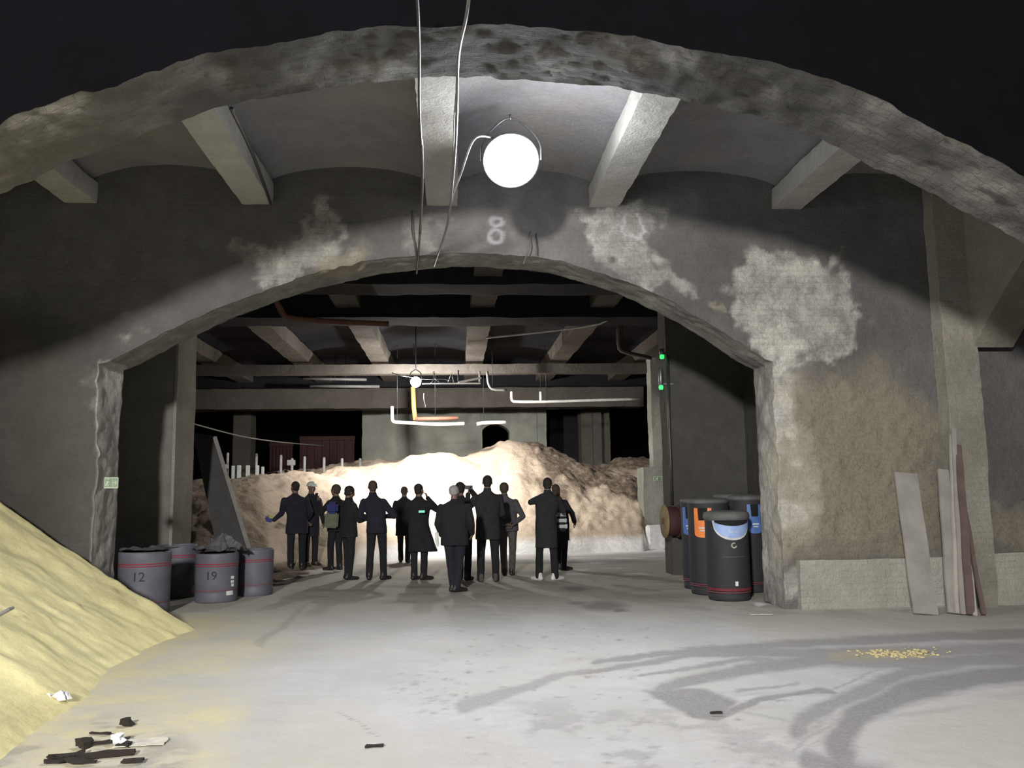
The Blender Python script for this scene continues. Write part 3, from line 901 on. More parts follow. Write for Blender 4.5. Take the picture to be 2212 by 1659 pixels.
# far cables around the second lamp
cable('hanging_cable', [(846, 805, 21), (862, 811, 21), (885, 814, 21.3), (898, 816, 21.5)], .010, M_cable, 'white cable sagging from the far beam to the far lamp')
cable('hanging_cable', [(905, 818, 21.5), (930, 820, 21.4), (955, 818, 21.4), (975, 822, 21.4)], .010, M_cable, 'white cable leaving the far lamp to the right')
cable('hanging_cable', [(930, 828, 21.3), (937, 822, 21.2), (940, 802, 21.2), (935, 803, 21.2), (938, 818, 21.2), (950, 826, 21.2)], .008, M_cable, 'knotted white cable looped up beside the far lamp')
cable('hanging_cable', [(916, 850, 21.6), (916, 865, 21.6), (920, 876, 21.6), (919, 880, 21.6)], .012, M_cable, 'short white cable end dangling under the far lamp', sn=2)
cable('sagging_cable', [(416, 915, 19), (470, 930, 20), (530, 945, 22), (610, 956, 26), (700, 963, 30)], .018, M_pipe, 'grey cable sagging across the dark hall above the fence posts')
# white fluorescent batten on hangers
e = empty('batten_light', at(990, 828, 21.4), 0, 'unlit white batten tilted on wire hangers right of the far lamp', 'lamp')
o = Vector(e.location)
bm = bmesh.new(); beam_pts(bm, at(912, 828, 21.4)-o, at(1038, 828, 21.4)-o, .07, .03, bev=.006); bm_obj('tray', bm, M_whitep, e)
bm = bmesh.new(); beam_pts(bm, at(990, 826, 21.3)-o, at(1040, 816, 21.3)-o, .06, .05, bev=.01); bm_obj('cover', bm, M_whitep, e)
bm = bmesh.new(); tube('', [at(1036, 826, 21.4)-o, at(1036, 802, 21.4)-o], .022, M_whitep, bm=bm, smooth_n=0); bm_obj('hanger', bm, M_whitep, e, True)
bm = bmesh.new(); tube('', [at(968, 825, 21.4)-o, at(976, 804, 21.4)-o, at(980, 826, 21.4)-o], .010, M_whitep, bm=bm, smooth_n=0); bm_obj('hanger', bm, M_whitep, e, True)
bm = bmesh.new(); tube('', [at(990, 828, 21.4)-o, at(990, 800, 21.4)-o], .016, M_blackm, bm=bm, smooth_n=0); bm_obj('hanger', bm, M_blackm, e, True)
cable('orange_pipe', [(892, 836, 24.2), (894, 880, 24.2), (897, 907, 24.2)], .065, M_orange, 'upright orange pipe below the far lamp', 'pipe', 0)
cable('rusty_pipe', [(896, 905, 24.1), (940, 904, 24.1), (990, 903, 24.1)], .055, M_rust, 'rusty pipe lying level behind the upright orange pipe', 'pipe', 0)
cable('white_pipe', [(847, 878, 23.9), (847, 905, 23.9), (849, 911, 23.9), (858, 912, 23.9), (940, 917, 23.9), (1000, 915, 23.9), (1003, 915, 23.9)], .045, M_whitep, 'white drain pipe bent under the deep beam above the heap', 'pipe', 1)
cable('rail_pipe', [(1030, 916, 24.6), (1045, 913, 24.6), (1093, 912, 24.6)], .05, M_whitep, 'pale rail carrying on to the right of the white drain pipe', 'pipe', 1)
cable('grey_pipe', [(1105, 846, 24), (1105, 864, 24), (1110, 868, 24), (1180, 868, 24), (1300, 864, 24.3), (1380, 862, 24.5)], .04, M_whitep, 'thin pale pipe elbow running level to the right column', 'pipe', 1)
cable('grey_pipe', [(1168, 846, 24.2), (1168, 868, 24.2)], .04, M_whitep, 'short upright pipe joining the pale level pipe', 'pipe', 0)
cable('grey_pipe', [(1052, 802, 22.6), (1055, 832, 22.6), (1064, 842, 22.6), (1095, 843, 22.6)], .035, M_pipe, 'grey pipe elbow right of the unlit batten', 'pipe', 1)
cable('grey_pipe', [(1336, 700, 20.6), (1336, 752, 20.6), (1345, 760, 20.6), (1405, 773, 21.5)], .05, M_pipe, 'bent pipe dropping from the dark ceiling to the right column', 'pipe', 1)
cable('grey_pipe', [(1050, 730, 17.5), (1150, 720, 17.3), (1290, 703, 17.1), (1315, 690, 17)], .02, M_whitep, 'thin pipe slanting up under the dark ceiling to the right', 'pipe', 1)
for i, (p_, n_) in enumerate([(610, 'left'), (800, 'right')]):
    pass
cable('ceiling_pipe', [(592, 640, 15.8), (606, 672, 16.0), (618, 686, 16.2), (700, 694, 16.3), (840, 700, 16.4)], .055, M_rust, 'rusty red pipe bent under the dark left ceiling', 'pipe', 2)
cable('grey_pipe', [(655, 818, 25.5), (792, 820, 25.5)], .04, M_pipe, 'upper of two level pipes left of the far lamp', 'pipe', 0)
cable('grey_pipe', [(670, 834, 25.8), (820, 835, 25.8)], .045, M_pipe, 'lower of two level pipes left of the far lamp', 'pipe', 0)
# conduits on the end of the right passage wall
cable('wall_conduit', [(1442, 770, 15.55), (1445, 900, 15.55), (1449, 1000, 15.55), (1452, 1090, 15.55)], .03, M_dkcable, 'dark conduit running down the corner of the right passage wall', 'pipe', 0)
M_green = emis('green_lamp', (.04, .8, .16), 1.1)
for px_, py_, Yq, lab, hh in [(1430, 772, 15.6, 'small green indicator lamp high on the passage corner', .10), (1428, 838, 15.6, 'green emergency lamp with a clear tube below the first green one', .32)]:
    q = at(px_, py_, Yq); e = empty('indicator_lamp', q, 0, lab, 'lamp')
    bm = bmesh.new(); lathe(bm, [(.03, -.03), (.042, -.01), (.042, .03), (.034, .05)], 16); bm_obj('lens', bm, M_green, e, True)
    bm = bmesh.new(); lathe(bm, [(.036, .05), (.045, .06), (.045, .05+hh), (.03, .06+hh)], 16); bm_obj('housing', bm, M_metal, e, True)
    bm = bmesh.new(); bx(bm, (0, .0, .06), (.26, .03, .09)); bm_obj('bracket', bm, M_metal, e)

# ------------------------------------------------------------------ signs
M_signg = plain('sign_green', (.22, .33, .22), .5)
M_signw = plain('sign_white', (.62, .66, .55), .5)
M_ink = plain('black_ink', (.02, .02, .025), .7)


def text_mesh(name, body, size, m, parent=None, extrude=.002, bend=None):
    cu = bpy.data.curves.new('t', 'FONT'); cu.body = body; cu.size = size; cu.extrude = extrude; cu.align_x = 'CENTER'; cu.align_y = 'CENTER'
    t = bpy.data.objects.new('t', cu); COL.objects.link(t)
    bpy.context.view_layer.update()
    me = bpy.data.meshes.new_from_object(t.evaluated_get(bpy.context.evaluated_depsgraph_get()))
    bpy.data.objects.remove(t)
    me.name = name; me.materials.clear(); me.materials.append(m)
    for v in me.vertices:
        x, y, z = v.co
        if bend:
            R, a0 = bend; a = a0+x/R; v.co = (math.sin(a)*(R+.004+z), -math.cos(a)*(R+.004+z), y)
        else: v.co = (x, -z, y)
    o = bpy.data.objects.new(name, me); COL.objects.link(o)
    if parent: o.parent = parent
    return o


def exit_sign(px0, py0, px1, py1, Y, label):
    a = at(px0, py1, Y); b = at(px1, py0, Y); c = (a+b)/2; W = abs(b.x-a.x); H = abs(b.z-a.z)
    e = empty('exit_sign', c, 0, label, 'sign')
    bm = bmesh.new(); bx(bm, (-W/2, -.012, -H/2), (W/2, .012, H/2), .004); bm_obj('plate', bm, M_signw, e)
    bm = bmesh.new(); bx(bm, (-W*.46, -.016, -H*.42), (W*.1, -.011, H*.42)); bx(bm, (W*.14, -.016, -H*.42), (W*.46, -.011, H*.42)); bm_obj('panel', bm, M_signg, e)
    # running figure and arrow pictogram
    bm = bmesh.new()
    def q(*p): return [(x*W, -.019, z*H) for x, z in p]
    for pts, r in [(q((-.36, -.3), (-.3, -.05), (-.2, .15)), .05*H), (q((-.2, -.32), (-.22, -.05), (-.2, .15)), .05*H), (q((-.33, .12), (-.2, .16), (-.1, .02)), .04*H)]:
        tube('', pts, r, M_signw, bm=bm, smooth_n=1, seg=6)
    rr = bmesh.ops.create_icosphere(bm, subdivisions=2, radius=.08*H)
    for v in rr['verts']: v.co += Vector((-.17*W, -.019, .3*H))
    bm_obj('running_figure', bm, M_signw, e); bm = bmesh.new()
    for pts in [q((.2, .0), (.4, .0)), q((.32, .2), (.41, .0), (.32, -.2))]: tube('', pts, .045*H, M_signw, bm=bm, smooth_n=0, seg=6)
    bm_obj('arrow', bm, M_signw, e)


exit_sign(225, 1031, 256, 1055, YB0-.05, 'green and white exit sign on the left pier of the near arch')
exit_sign(1412, 1029, 1438, 1040, 22.7, 'small green exit sign on the base of the far right column')

# ------------------------------------------------------------------ planks
M_plank = plain('dusty_plank', (.30, .285, .265), .85, var=.12, scale=4, bmp=.3)
M_plank2 = plain('pale_plank', (.42, .39, .35), .85, var=.12, scale=4, bmp=.3)
M_brown = plain('brown_plank', (.13, .09, .08), .85, var=.15, scale=4, bmp=.3)


def plank(base, top, wd, th, label, m, group=None, wdir=(1, 0, 0)):
    o_ = Vector(base); d = Vector(top)-o_; L = d.length; d.normalize(); s = Vector(wdir); s = (s-d*s.dot(d)).normalized(); n = s.cross(d)
    M = Matrix(((s.x, n.x, d.x, 0), (s.y, n.y, d.y, 0), (s.z, n.z, d.z, 0), (0, 0, 0, 1)))
    bm = bmesh.new(); bx(bm, (0, -th/2, 0), (wd, th/2, L), .004)
    bmesh.ops.subdivide_edges(bm, edges=[e_ for e_ in bm.edges if e_.calc_length() > L*.9], cuts=10)
    sd = random.random()*9
    for v in bm.verts: v.co.y += .012*math.sin(v.co.z*1.4+sd)+.004*math.sin(v.co.z*5+sd); v.co.x += .004*math.sin(v.co.z*7+sd)
    bm.transform(M)
    o = bm_obj('plank', bm, m, None, False, o_); tag(o, label, 'plank', group)
    return o


def lean(pb, pt, Yb, Yt, wpx, th, label, m, wdir=(1, 0, 0)):
    b = at(pb[0], pb[1], Yb); b.z = .02+th*.1; t = at(pt[0], pt[1], Yt)
    wd = (at(pb[0]+wpx, pb[1], Yb)-at(pb[0], pb[1], Yb)).length
    return plank(b, t, wd, th, label, m, None, wdir)


lean((1972, 1330, ), (1932, 1019), 10.22, 10.78, 52, .035, 'wide grey plank leaning alone against the right wall', M_plank)
lean((2046, 1330), (2026, 1012), 10.22, 10.72, 24, .04, 'grey plank leaning in the bundle at the pilaster, widest of the bundle', M_plank)
lean((2062, 1334), (2053, 938), 10.15, 10.66, 8, .05, 'long thin batten leaning in the bundle beside the widest plank', M_plank2)
lean((2074, 1334), (2056, 925), 10.1, 10.62, 10, .03, 'tallest batten of the bundle at the pilaster', M_plank)
lean((2088, 1334), (2060, 960), 10.06, 10.60, 16, .05, 'brown board on edge leaning in front of the pilaster', M_brown)
lean((2104, 1336), (2088, 1200), 10.02, 10.45, 9, .03, 'short pale board leaning in front of the pilaster', M_plank2)
lean((2120, 1336), (2066, 1020), 10.0, 10.62, 8, .04, 'dark brown board farthest right in the plank bundle', M_brown)

# large dark sheet leaning by the left passage wall
b0 = gr(470, 1246); b1 = gr(556, 1250)
bm = bmesh.new()
pts = [at(476, 1215, 15.8), at(552, 1235, 15.7), at(467, 944, 16.6), at(417, 935, 16.7)]
nn = (pts[1]-pts[0]).cross(pts[2]-pts[0]).normalized()*.03
vs = [bm.verts.new(p) for p in pts]+[bm.verts.new(p+nn) for p in pts]
for f in [(0, 1, 2, 3), (7, 6, 5, 4), (0, 4, 5, 1), (1, 5, 6, 2), (2, 6, 7, 3), (3, 7, 4, 0)]: bm.faces.new([vs[i] for i in f])
M_sheet = plain('dark_sheet', (.05, .048, .05), .8)
tag(bm_obj('board', bm, M_sheet), 'tall dark sheet of board leaning behind the barrels by the left passage wall', 'board')
bm = bmesh.new(); beam_pts(bm, at(556, 1243, 15.6), at(464, 944, 16.45), .05, .06, bev=.004)
tag(bm_obj('batten', bm, M_plank), 'pale batten along the right edge of the leaning dark sheet', 'plank')

# ------------------------------------------------------------------ barrels (grey litter bin liners stacked on the left)
M_barrel = plain('grey_barrel', (.125, .125, .155), .6, var=.12, scale=3, bmp=.1)
M_red = plain('red_stripe', (.30, .03, .055), .7)
M_red2 = plain('faded_red_stripe', (.24, .07, .09), .6)
M_sticker = plain('white_sticker', (.8, .8, .8), .5)
M_bag = plain('grey_plastic_sheet', (.22, .22, .24), .5, bmp=.3)


def ring(R, z, r, m, name, parent):
    bm = bmesh.new(); lathe(bm, [(R-.01, z-r), (R+.003, z-r), (R+.003, z+r), (R-.01, z+r)], 40); return bm_obj(name, bm, m, parent, True)


def barrel(loc, R, H, rz, label, num=None, stick=None, open_top=True, lean_=(0, 0)):
    e = empty('barrel', loc, rz, label, 'barrel', None); e.rotation_euler = (lean_[0], lean_[1], rz)
    bm = bmesh.new()
    lathe(bm, [(R*.96, 0), (R*.985, .015), (R*.985, .12), (R*.965, .13), (R*.965, .15), (R*.985, .16), (R, .3), (R, H-.12), (R*1.012, H-.1), (R*1.012, H-.02), (R*.99, H), (R*.95, H), (R*.94, H-.02), (R*.93, H-.35), (R*.9, H-.36)], 48)
    bm_obj('shell', bm, M_barrel, e, True)
    ring(R, H-.155, .007, M_red, 'stripe', e); ring(R, H-.185, .006, M_red, 'stripe', e); ring(R*.99, .17, .005, M_red2, 'stripe', e)
    if num:
        text_mesh('number', num, .17, M_ink, e, bend=(R, 0)).location = (0, 0, H-.32)
    if stick:
        for z0, z1, a0, a1 in stick:
            bm = bmesh.new()
            for k in range(4):
                q = [a0+(a1-a0)*k/4, a0+(a1-a0)*(k+1)/4]
                vs = [bm.verts.new((math.sin(a)*(R+.005), -math.cos(a)*(R+.005), z)) for a, z in ((q[0], z0), (q[1], z0), (q[1], z1), (q[0], z1))]
                bm.faces.new(vs)
            bm_obj('sticker', bm, M_sticker, e)
    return e


def place(px0, px1, pyb, R=None):
    """ground point and radius of an upright cylinder seen between px0 and px1 with its foot at pyb"""
    c = gr((px0+px1)/2, pyb-4); k = (at(px1, pyb, c.y)-at(px0, pyb, c.y)).length/2
    return Vector((c.x, c.y+k*.9, 0)), k


yb1, k1 = place(258, 372, 1312)
p_, k_ = place(409, 502, 1307); RB = k_
p19 = Vector((p_.x, p_.y, 0)); Hb = at(456, 1192, p19.y).z-.01; y12 = 11.98; H12 = at(314, 1190, y12).z
barrel(p19, RB, Hb, 0, 'grey barrel numbered 19 with red stripes and white stickers', '19', [(.33, .37, .95, 1.15), (.27, .31, .95, 1.15), (.22, .26, .98, 1.15), (.10, .16, .72, 1.1)])
barrel(p19+Vector((.40, .72, 0)), RB*.9, Hb, .5, 'grey barrel half hidden behind barrel 19, on its right', None)
barrel(Vector((at(314, 1200, y12).x, y12, 0)), RB*1.08, H12, 0.1, 'grey barrel numbered 12 behind the tip of the sand bank', '12')
barrel(Vector((at(387, 1200, p19.y+.6).x, p19.y+.62, 0)), RB*.85, H12*.97, .8, 'grey barrel in the dark gap between barrels 12 and 19', None)
# crumpled plastic sheet lying over the barrels
def cloth_patch(name, cx, cy, z, sx, sy, amp, m, label, cat, seed=0):
    bm = bmesh.new(); n = 18; g = []
    for i in range(n):
        row = []
        for j in range(n):
            u, v = i/(n-1)-.5, j/(n-1)-.5
            s = 1+.2*math.sin(seed+math.atan2(v, u)*3)
            hh = amp*(float(fbm(u*5+seed, v*5, 1.0, 3))+.5)*(1-1.4*max(abs(u), abs(v)))
            row.append(bm.verts.new((u*sx*s, v*sy*s, hh+.003)))
        g.append(row)
    for i in range(n-1):
        for j in range(n-1): bm.faces.new((g[i][j], g[i+1][j], g[i+1][j+1], g[i][j+1]))
    r_ = bmesh.ops.solidify(bm, geom=bm.faces[:], thickness=.003)
    o = bm_obj(name, bm, m, None, False, (cx, cy, z)); return tag(o, label, cat)


cloth_patch('plastic_sheet', p19.x+.08, p19.y+.05, Hb+.01, .62, .6, .30, M_bag, 'crumpled grey plastic sheet heaped on top of barrel 19', 'plastic sheet', 2)
cloth_patch('plastic_sheet', at(314, 1200, y12).x, y12, H12+.01, .6, .6, .10, M_bag, 'thin crumpled sheet covering the top of barrel 12', 'plastic sheet', 5)

# ------------------------------------------------------------------ litter bins on the right
M_bin = plain('dark_grey_bin', (.028, .028, .036), .75, var=.1)
M_lid = plain('dusty_bin_lid', (.13, .13, .13), .7, var=.15, scale=6)
M_blue = plain('blue_panel', (.10, .20, .50), .5, var=.1)
M_blue2 = plain('pale_blue_panel', (.33, .47, .80), .5, var=.1)
M_ora = plain('orange_panel', (.85, .26, .07), .5, var=.08)
M_hole = plain('dark_hole', (.008, .008, .01), .9)
M_lett = plain('pale_lettering', (.7, .72, .75), .6)


def cyl_patch(R, a0, a1, zfun0, zfun1, n=24, off=.008, th=.012):
    bm = bmesh.new(); A = [a0+(a1-a0)*i/n for i in range(n+1)]
    ring_ = []
    for a in A:
        lo, hi = zfun0((a-a0)/(a1-a0)*2-1), zfun1((a-a0)/(a1-a0)*2-1)
        if hi < lo: hi = lo
        ring_.append([bm.verts.new((math.sin(a)*r, -math.cos(a)*r, z)) for r, z in ((R+off, lo), (R+off, hi), (R+off-th, hi), (R+off-th, lo))])
    for p, q in zip(ring_, ring_[1:]):
        for k in range(4):
            try: bm.faces.new((p[k], q[k], q[(k+1) % 4], p[(k+1) % 4]))
            except ValueError: pass
    return bm


def litter_bin(loc, R, H, rz, label, style, mpanel):
    e = empty('litter_bin', loc, rz, label, 'litter bin')
    bm = bmesh.new()
    top = H-.13 if style == 'crescent' else H-.05
    lathe(bm, [(R*.93, 0), (R*.96, .02), (R*.97, .09), (R*.93, .10), (R*.93, .115), (R*.99, .125), (R, .2), (R, top), (R*.98, top+.02)], 48)
    bm_obj('body', bm, M_bin, e, True)
    if style == 'crescent':
        bm = bmesh.new(); lathe(bm, [(R*.9, H-.15), (R*1.04, H-.13), (R*1.07, H-.09), (R*1.07, H-.06), (R*1.02, H-.02), (R*.7, H), (.01, H+.008)], 48); bm_obj('lid', bm, M_lid, e, True)
        bm_obj('mouth', cyl_patch(R, -.85, .85, lambda t: H-.155-.05*(1-t*t), lambda t: H-.125, off=.014), M_hole, e)
        bm_obj('rim', cyl_patch(R, -.98, .98, lambda t: H-.15-.25*math.sqrt(max(0, 1-t*t)), lambda t: H-.13, off=.006), M_lett, e)
        bm_obj('panel', cyl_patch(R, -.92, .92, lambda t: H-.15-.22*math.sqrt(max(0, 1-t*t)), lambda t: H-.135, off=.010), mpanel, e)
        t_ = text_mesh('lettering', 'Litter', .06, M_lett, e, bend=(R+.008, 0)); t_.location = (0, 0, H-.28)
        # round arrow mark, seams, sticker and red bands
        bm = bmesh.new(); prev = None
        for i in range(19):
            a = math.radians(60+i*16)
            c = Vector((.032*math.cos(a), 0, .032*math.sin(a))); r0 = .72; r1 = 1.28
            vs = [bm.verts.new((c.x*s, -R-.006, c.z*s+H-.47)) for s in (r0, r1)]
            if prev: bm.faces.new((prev[0], prev[1], vs[1], vs[0]))
            prev = vs
        bm_obj('arrow_mark', bm, plain('khaki_mark', (.45, .45, .33), .6), e)
        bm_obj('door_seam', cyl_patch(R, -.55, .55, lambda t: .60, lambda t: .606, off=.003), M_lid, e)
        bm_obj('sticker', cyl_patch(R, -.02, .12, lambda t: .21, lambda t: .27, n=4, off=.005), M_sticker, e)
        for z in (.115, .145, .165): ring(R, z, .006, M_red2 if z < .12 else M_red, 'stripe', e)
    else:
        bm = bmesh.new(); lathe(bm, [(R*.98, H-.06), (R*1.03, H-.05), (R*1.03, H-.015), (R*.9, H+.01), (R*.4, H+.03), (.01, H+.032)], 48); bm_obj('lid', bm, M_lid, e, True)
        w_ = .42
        bm_obj('panel', cyl_patch(R, -w_, w_, lambda t: H-.50-.05*math.sqrt(max(0, 1-t*t)), lambda t: H-.12 if abs(t) > .55 else H-.30, off=.02, th=.03), mpanel, e)
        bm_obj('mouth', cyl_patch(R, -w_*.56, w_*.56, lambda t: H-.30, lambda t: H-.12, off=.004), M_hole, e)
        bm_obj('lettering', cyl_patch(R, -.18, .18, lambda t: H-.42, lambda t: H-.40, n=6, off=.024, th=.004), M_lett, e)
        bm_obj('lettering', cyl_patch(R, -.13, .13, lambda t: H-.455, lambda t: H-.44, n=6, off=.024, th=.004), M_lett, e)
        for z in (.13, .155): ring(R, z, .006, M_red2, 'stripe', e)
    return e


q, k_ = place(1543, 1636, 1303); RL = k_
litter_bin(q, RL, 1.23, .0, 'front dark grey litter bin with a dusty round lid and pale blue crescent mouth', 'crescent', M_blue2)
bq = Vector((at(1531, 1200, q.y+.75).x, q.y+.70, 0))
litter_bin(bq, RL, 1.38, -.55, 'dark grey litter bin with a notched orange panel', 'slot', M_ora)
litter_bin(Vector((at(1514, 1200, q.y+1.4).x, q.y+1.4, 0)), RL*.95, 1.38, -.85, 'dark grey litter bin with a blue panel on its left edge, behind the orange one', 'slot', M_blue)
litter_bin(Vector((at(1618, 1200, q.y+.8).x, q.y+.85, 0)), RL*.9, 1.42, .15, 'litter bin with a blue panel half hidden behind the front bin by the pier', 'slot', M_blue)
litter_bin(Vector((at(1590, 1200, q.y+1.6).x, q.y+1.75, 0)), RL*.9, 1.44, .0, 'dark litter bin at the back of the cluster by the passage wall, lid alone showing', 'slot', M_bin)

# wooden cable reel on the passage corner
c = at(1437, 1126, 15.35); e = empty('cable_reel', c, 0, 'wooden cable reel with a yellow side hanging at the end of the right passage wall', 'cable reel')
MX = Matrix.Rotation(math.radians(90), 4, 'Y') @ Matrix.Identity(4)
M_wood = plain('yellow_wood', (.26, .20, .10), .8, bmp=.3); M_reelred = plain('dark_red_drum', (.065, .022, .024), .8)
bm = bmesh.new(); lathe(bm, [(.01, -.03), (.29, -.03), (.30, -.02), (.30, .0), (.29, .012), (.01, .012)], 40, M=MX); bm_obj('flange', bm, M_wood, e, True)
bm = bmesh.new(); lathe(bm, [(.24, .01), (.26, .03), (.26, .20), (.24, .22)], 40, M=MX); bm_obj('drum', bm, M_reelred, e, True)
bm = bmesh.new(); lathe(bm, [(.01, .22), (.29, .22), (.29, .245), (.01, .245)], 40, M=MX); bm_obj('flange', bm, M_reelred, e, True)
bm = bmesh.new(); lathe(bm, [(.05, -.05), (.06, -.03), (.06, -.025)], 20, M=MX); bm_obj('hub', bm, M_rust, e, True)
# white blocks behind the reel
bm = bmesh.new(); a = gr(1408, 1190); bx(bm, (0, 0, 0), (.42, .4, .62), .03)
tag(bm_obj('salt_block', bm, plain('white_salt', (.85, .85, .86), .8), None, False, (a.x, 22.0, 0)), 'white salt-crusted block at the foot of the far right column', 'block')

# ------------------------------------------------------------------ fence posts and white panels on the left
M_post = plain('pale_post', (.42, .42, .42), .7)
M_panel = plain('white_panel', (.62, .65, .62), .7, var=.1)
for i, (x, y0, y1) in enumerate([(492, 978, 1040), (554, 980, 1030), (607, 983, 1028), (631, 990, 1030), (658, 986, 1032), (700, 988, 1030), (739, 990, 1028), (778, 990, 1015)]):
    p0 = at(x, y0, 27.5); p1 = at(x, y1, 27.5); e = empty('fence_post', (p0.x, 27.5, 0), 0, None, 'fence post')
    names = ['leftmost fence post beside the leaning sheet', 'fence post right of the first white panels', 'fence post left of the bent post over the heap', 'short bent fence post with a box on it',
             'fence post right of the bent post, over the dip in the heap', 'fence post standing at the right end of the low white wall', 'fence post at the saddle of the salt heap', 'rightmost small fence post by the far wall']
    e['label'] = names[i]
    bm = bmesh.new(); lathe(bm, [(.045, 0), (.045, p0.z-.03), (.03, p0.z), (.005, p0.z+.01)], 12); bm_obj('shaft', bm, M_post, e, True)
    if i == 3:
        bm = bmesh.new(); bx(bm, (-.15, -.05, p0.z-.22), (.1, .05, p0.z-.05), .01); bm_obj('box', bm, M_post, e)
for i, (x0, x1, y0, y1) in enumerate([(483, 489, 1003, 1045), (499, 507, 1006, 1055), (511, 521, 1005, 1050), (530, 540, 1005, 1045), (551, 560, 1005, 1040), (564, 571, 1008, 1035)]):
    a = at(x0, y1, 27.2); b = at(x1, y0, 27.2); bm = bmesh.new(); bx(bm, (-(b.x-a.x)/2, -.03, 0), ((b.x-a.x)/2, .03, b.z), .01)
    o = bm_obj('barrier_board', bm, M_panel, None, False, ((a.x+b.x)/2, 27.2, 0))
    tag(o, ['white barrier board touching the leaning sheet', 'second white barrier board from the leaning sheet', 'widest white barrier board behind the left heap', 'white barrier board in front of the far concrete post', 'white barrier board right of the far concrete post', 'last narrow white barrier board, above the dark stones of the heap'][i], 'barrier board', 'white barrier boards behind the left heap')
a = at(598, 1040, 27.8); b = at(705, 1032, 27.8); bm = bmesh.new(); bx(bm, (a.x, 27.8, -.05), (b.x, 28.0, at(640, 1031, 27.8).z), .02)
tag(bm_obj('low_wall', bm, M_panel), kind='structure')
# dark red skips in the shadow
M_skip = plain('dark_red_steel', (.06, .018, .018), .7, var=.2)
for x0, x1, y0, Yq, lab in [(650, 780, 942, 33, 'dark red steel container deep in the shadow behind the fence'), (585, 645, 955, 34, 'lower dark red container left of the other in the shadow')]:
    a = at(x0, 1000, Yq); b = at(x1, y0, Yq); e = empty('container', ((a.x+b.x)/2, Yq, 0), 0, lab, 'container')
    W = b.x-a.x; H_ = b.z
    bm = bmesh.new(); bx(bm, (-W/2, 0, 0), (W/2, 2, H_), .03); bm_obj('body', bm, M_skip, e)
    bm = bmesh.new()
    for k in range(9): bx(bm, (-W/2+W*k/8-.04, -.06, .02), (-W/2+W*k/8+.04, .0, H_-.05))
    bm_obj('ribs', bm, M_skip, e)
    bm = bmesh.new(); bx(bm, (-W/2-.05, -.1, H_-.15), (W/2+.05, .0, H_)); bm_obj('top_rail', bm, M_skip, e)

# ------------------------------------------------------------------ scraps on the near floor
M_paper = plain('white_paper', (.8, .8, .8), .7); M_sheetp = plain('buff_sheet', (.72, .69, .6), .7); M_bark = plain('dark_timber', (.018, .012, .009), .9, bmp=.4)


def flake(px_, py_, sx, sy, h_, rz, m, name, label, cat, group=None, jag=.3, seed=0):
    zq = .05 if 'by the sand' in label or 'of the sand bank' in label else 0.0; c = gr(px_, py_, zq); rr_ = random.Random(seed); bm = bmesh.new()
    h_ = h_*.7 if m is M_bark else h_
    bx(bm, (-sx/2, -sy/2, 0), (sx/2, sy/2, h_))
    bmesh.ops.subdivide_edges(bm, edges=bm.edges[:], cuts=3, use_grid_fill=True)
    for v in bm.verts:
        n_ = Vector((float(vn(v.co.x*30+seed, v.co.y*30, v.co.z*30)), float(vn(v.co.x*30, v.co.y*30+seed, 5)), 0))
        v.co += n_*min(sx, sy)*jag*.9
        v.co.z = max(0, v.co.z+h_*.5*float(vn(v.co.x*18, v.co.y*18, seed))) if v.co.z > 0 else 0
    o = bm_obj(name, bm, m, None, False, (c.x, c.y, .008+zq)); o.rotation_euler.z = rz
    return tag(o, label, cat, group)


flake(232, 1636, .30, .055, .03, .25, M_bark, 'timber_offcut', 'long dark timber offcut lying near the bottom left', 'wood scrap', 'dark timber scraps bottom left', .25, 1)
flake(181, 1615, .10, .07, .05, -.7, M_bark, 'timber_offcut', 'chunky dark timber offcut left of the long one', 'wood scrap', 'dark timber scraps bottom left', .35, 2)
flake(286, 1648, .12, .05, .02, .05, M_bark, 'timber_offcut', 'small rectangular dark offcut below the pale sheet', 'wood scrap', 'dark timber scraps bottom left', .15, 3)
flake(275, 1568, .06, .06, .06, .3, M_bark, 'timber_offcut', 'small upright dark chip above the other scraps', 'wood scrap', 'dark timber scraps bottom left', .5, 4)
flake(215, 1588, .15, .025, .015, -.35, M_bark, 'timber_offcut', 'thin dark splinter above the chunky offcut', 'wood scrap', 'dark timber scraps bottom left', .5, 5)
flake(240, 1606, .22, .03, .02, .5, M_bark, 'timber_offcut', 'grey splinter beside the crumpled white paper', 'wood scrap', 'dark timber scraps bottom left', .6, 6)
flake(145, 1638, .16, .09, .03, .4, M_bark, 'timber_offcut', 'broken bark-like scrap lowest on the left', 'wood scrap', 'dark timber scraps bottom left', .7, 7)
flake(170, 1650, .18, .06, .03, -.2, M_bark, 'timber_offcut', 'jagged dark scrap at the bottom edge left of centre scraps', 'wood scrap', 'dark timber scraps bottom left', .7, 8)
flake(120, 1648, .14, .05, .02, .1, M_bark, 'timber_offcut', 'flat dark scrap nearest the left bottom corner', 'wood scrap', 'dark timber scraps bottom left', .7, 9)
flake(265, 1614, .10, .04, .03, -.2, M_bark, 'timber_offcut', 'dark chip tucked under the crumpled white paper', 'wood scrap', 'dark timber scraps bottom left', .6, 12)
flake(305, 1606, .30, .17, .004, .1, M_sheetp, 'paper_sheet', 'flat buff sheet lying beside the dark timber scraps', 'paper', None, .15, 3)
flake(257, 1606, .07, .05, .05, .3, M_paper, 'paper_scrap', 'crumpled bit of white paper between the splinters', 'paper', None, .6, 4)
flake(117, 1515, .13, .06, .05, .2, M_paper, 'paper_scrap', 'crumpled white wrapper at the foot of the sand bank', 'paper', None, .6, 5)
flake(138, 1512, .08, .05, .04, -.3, M_paper, 'paper_scrap', 'smaller white wrapper touching the crumpled one by the sand', 'paper', None, .6, 6)
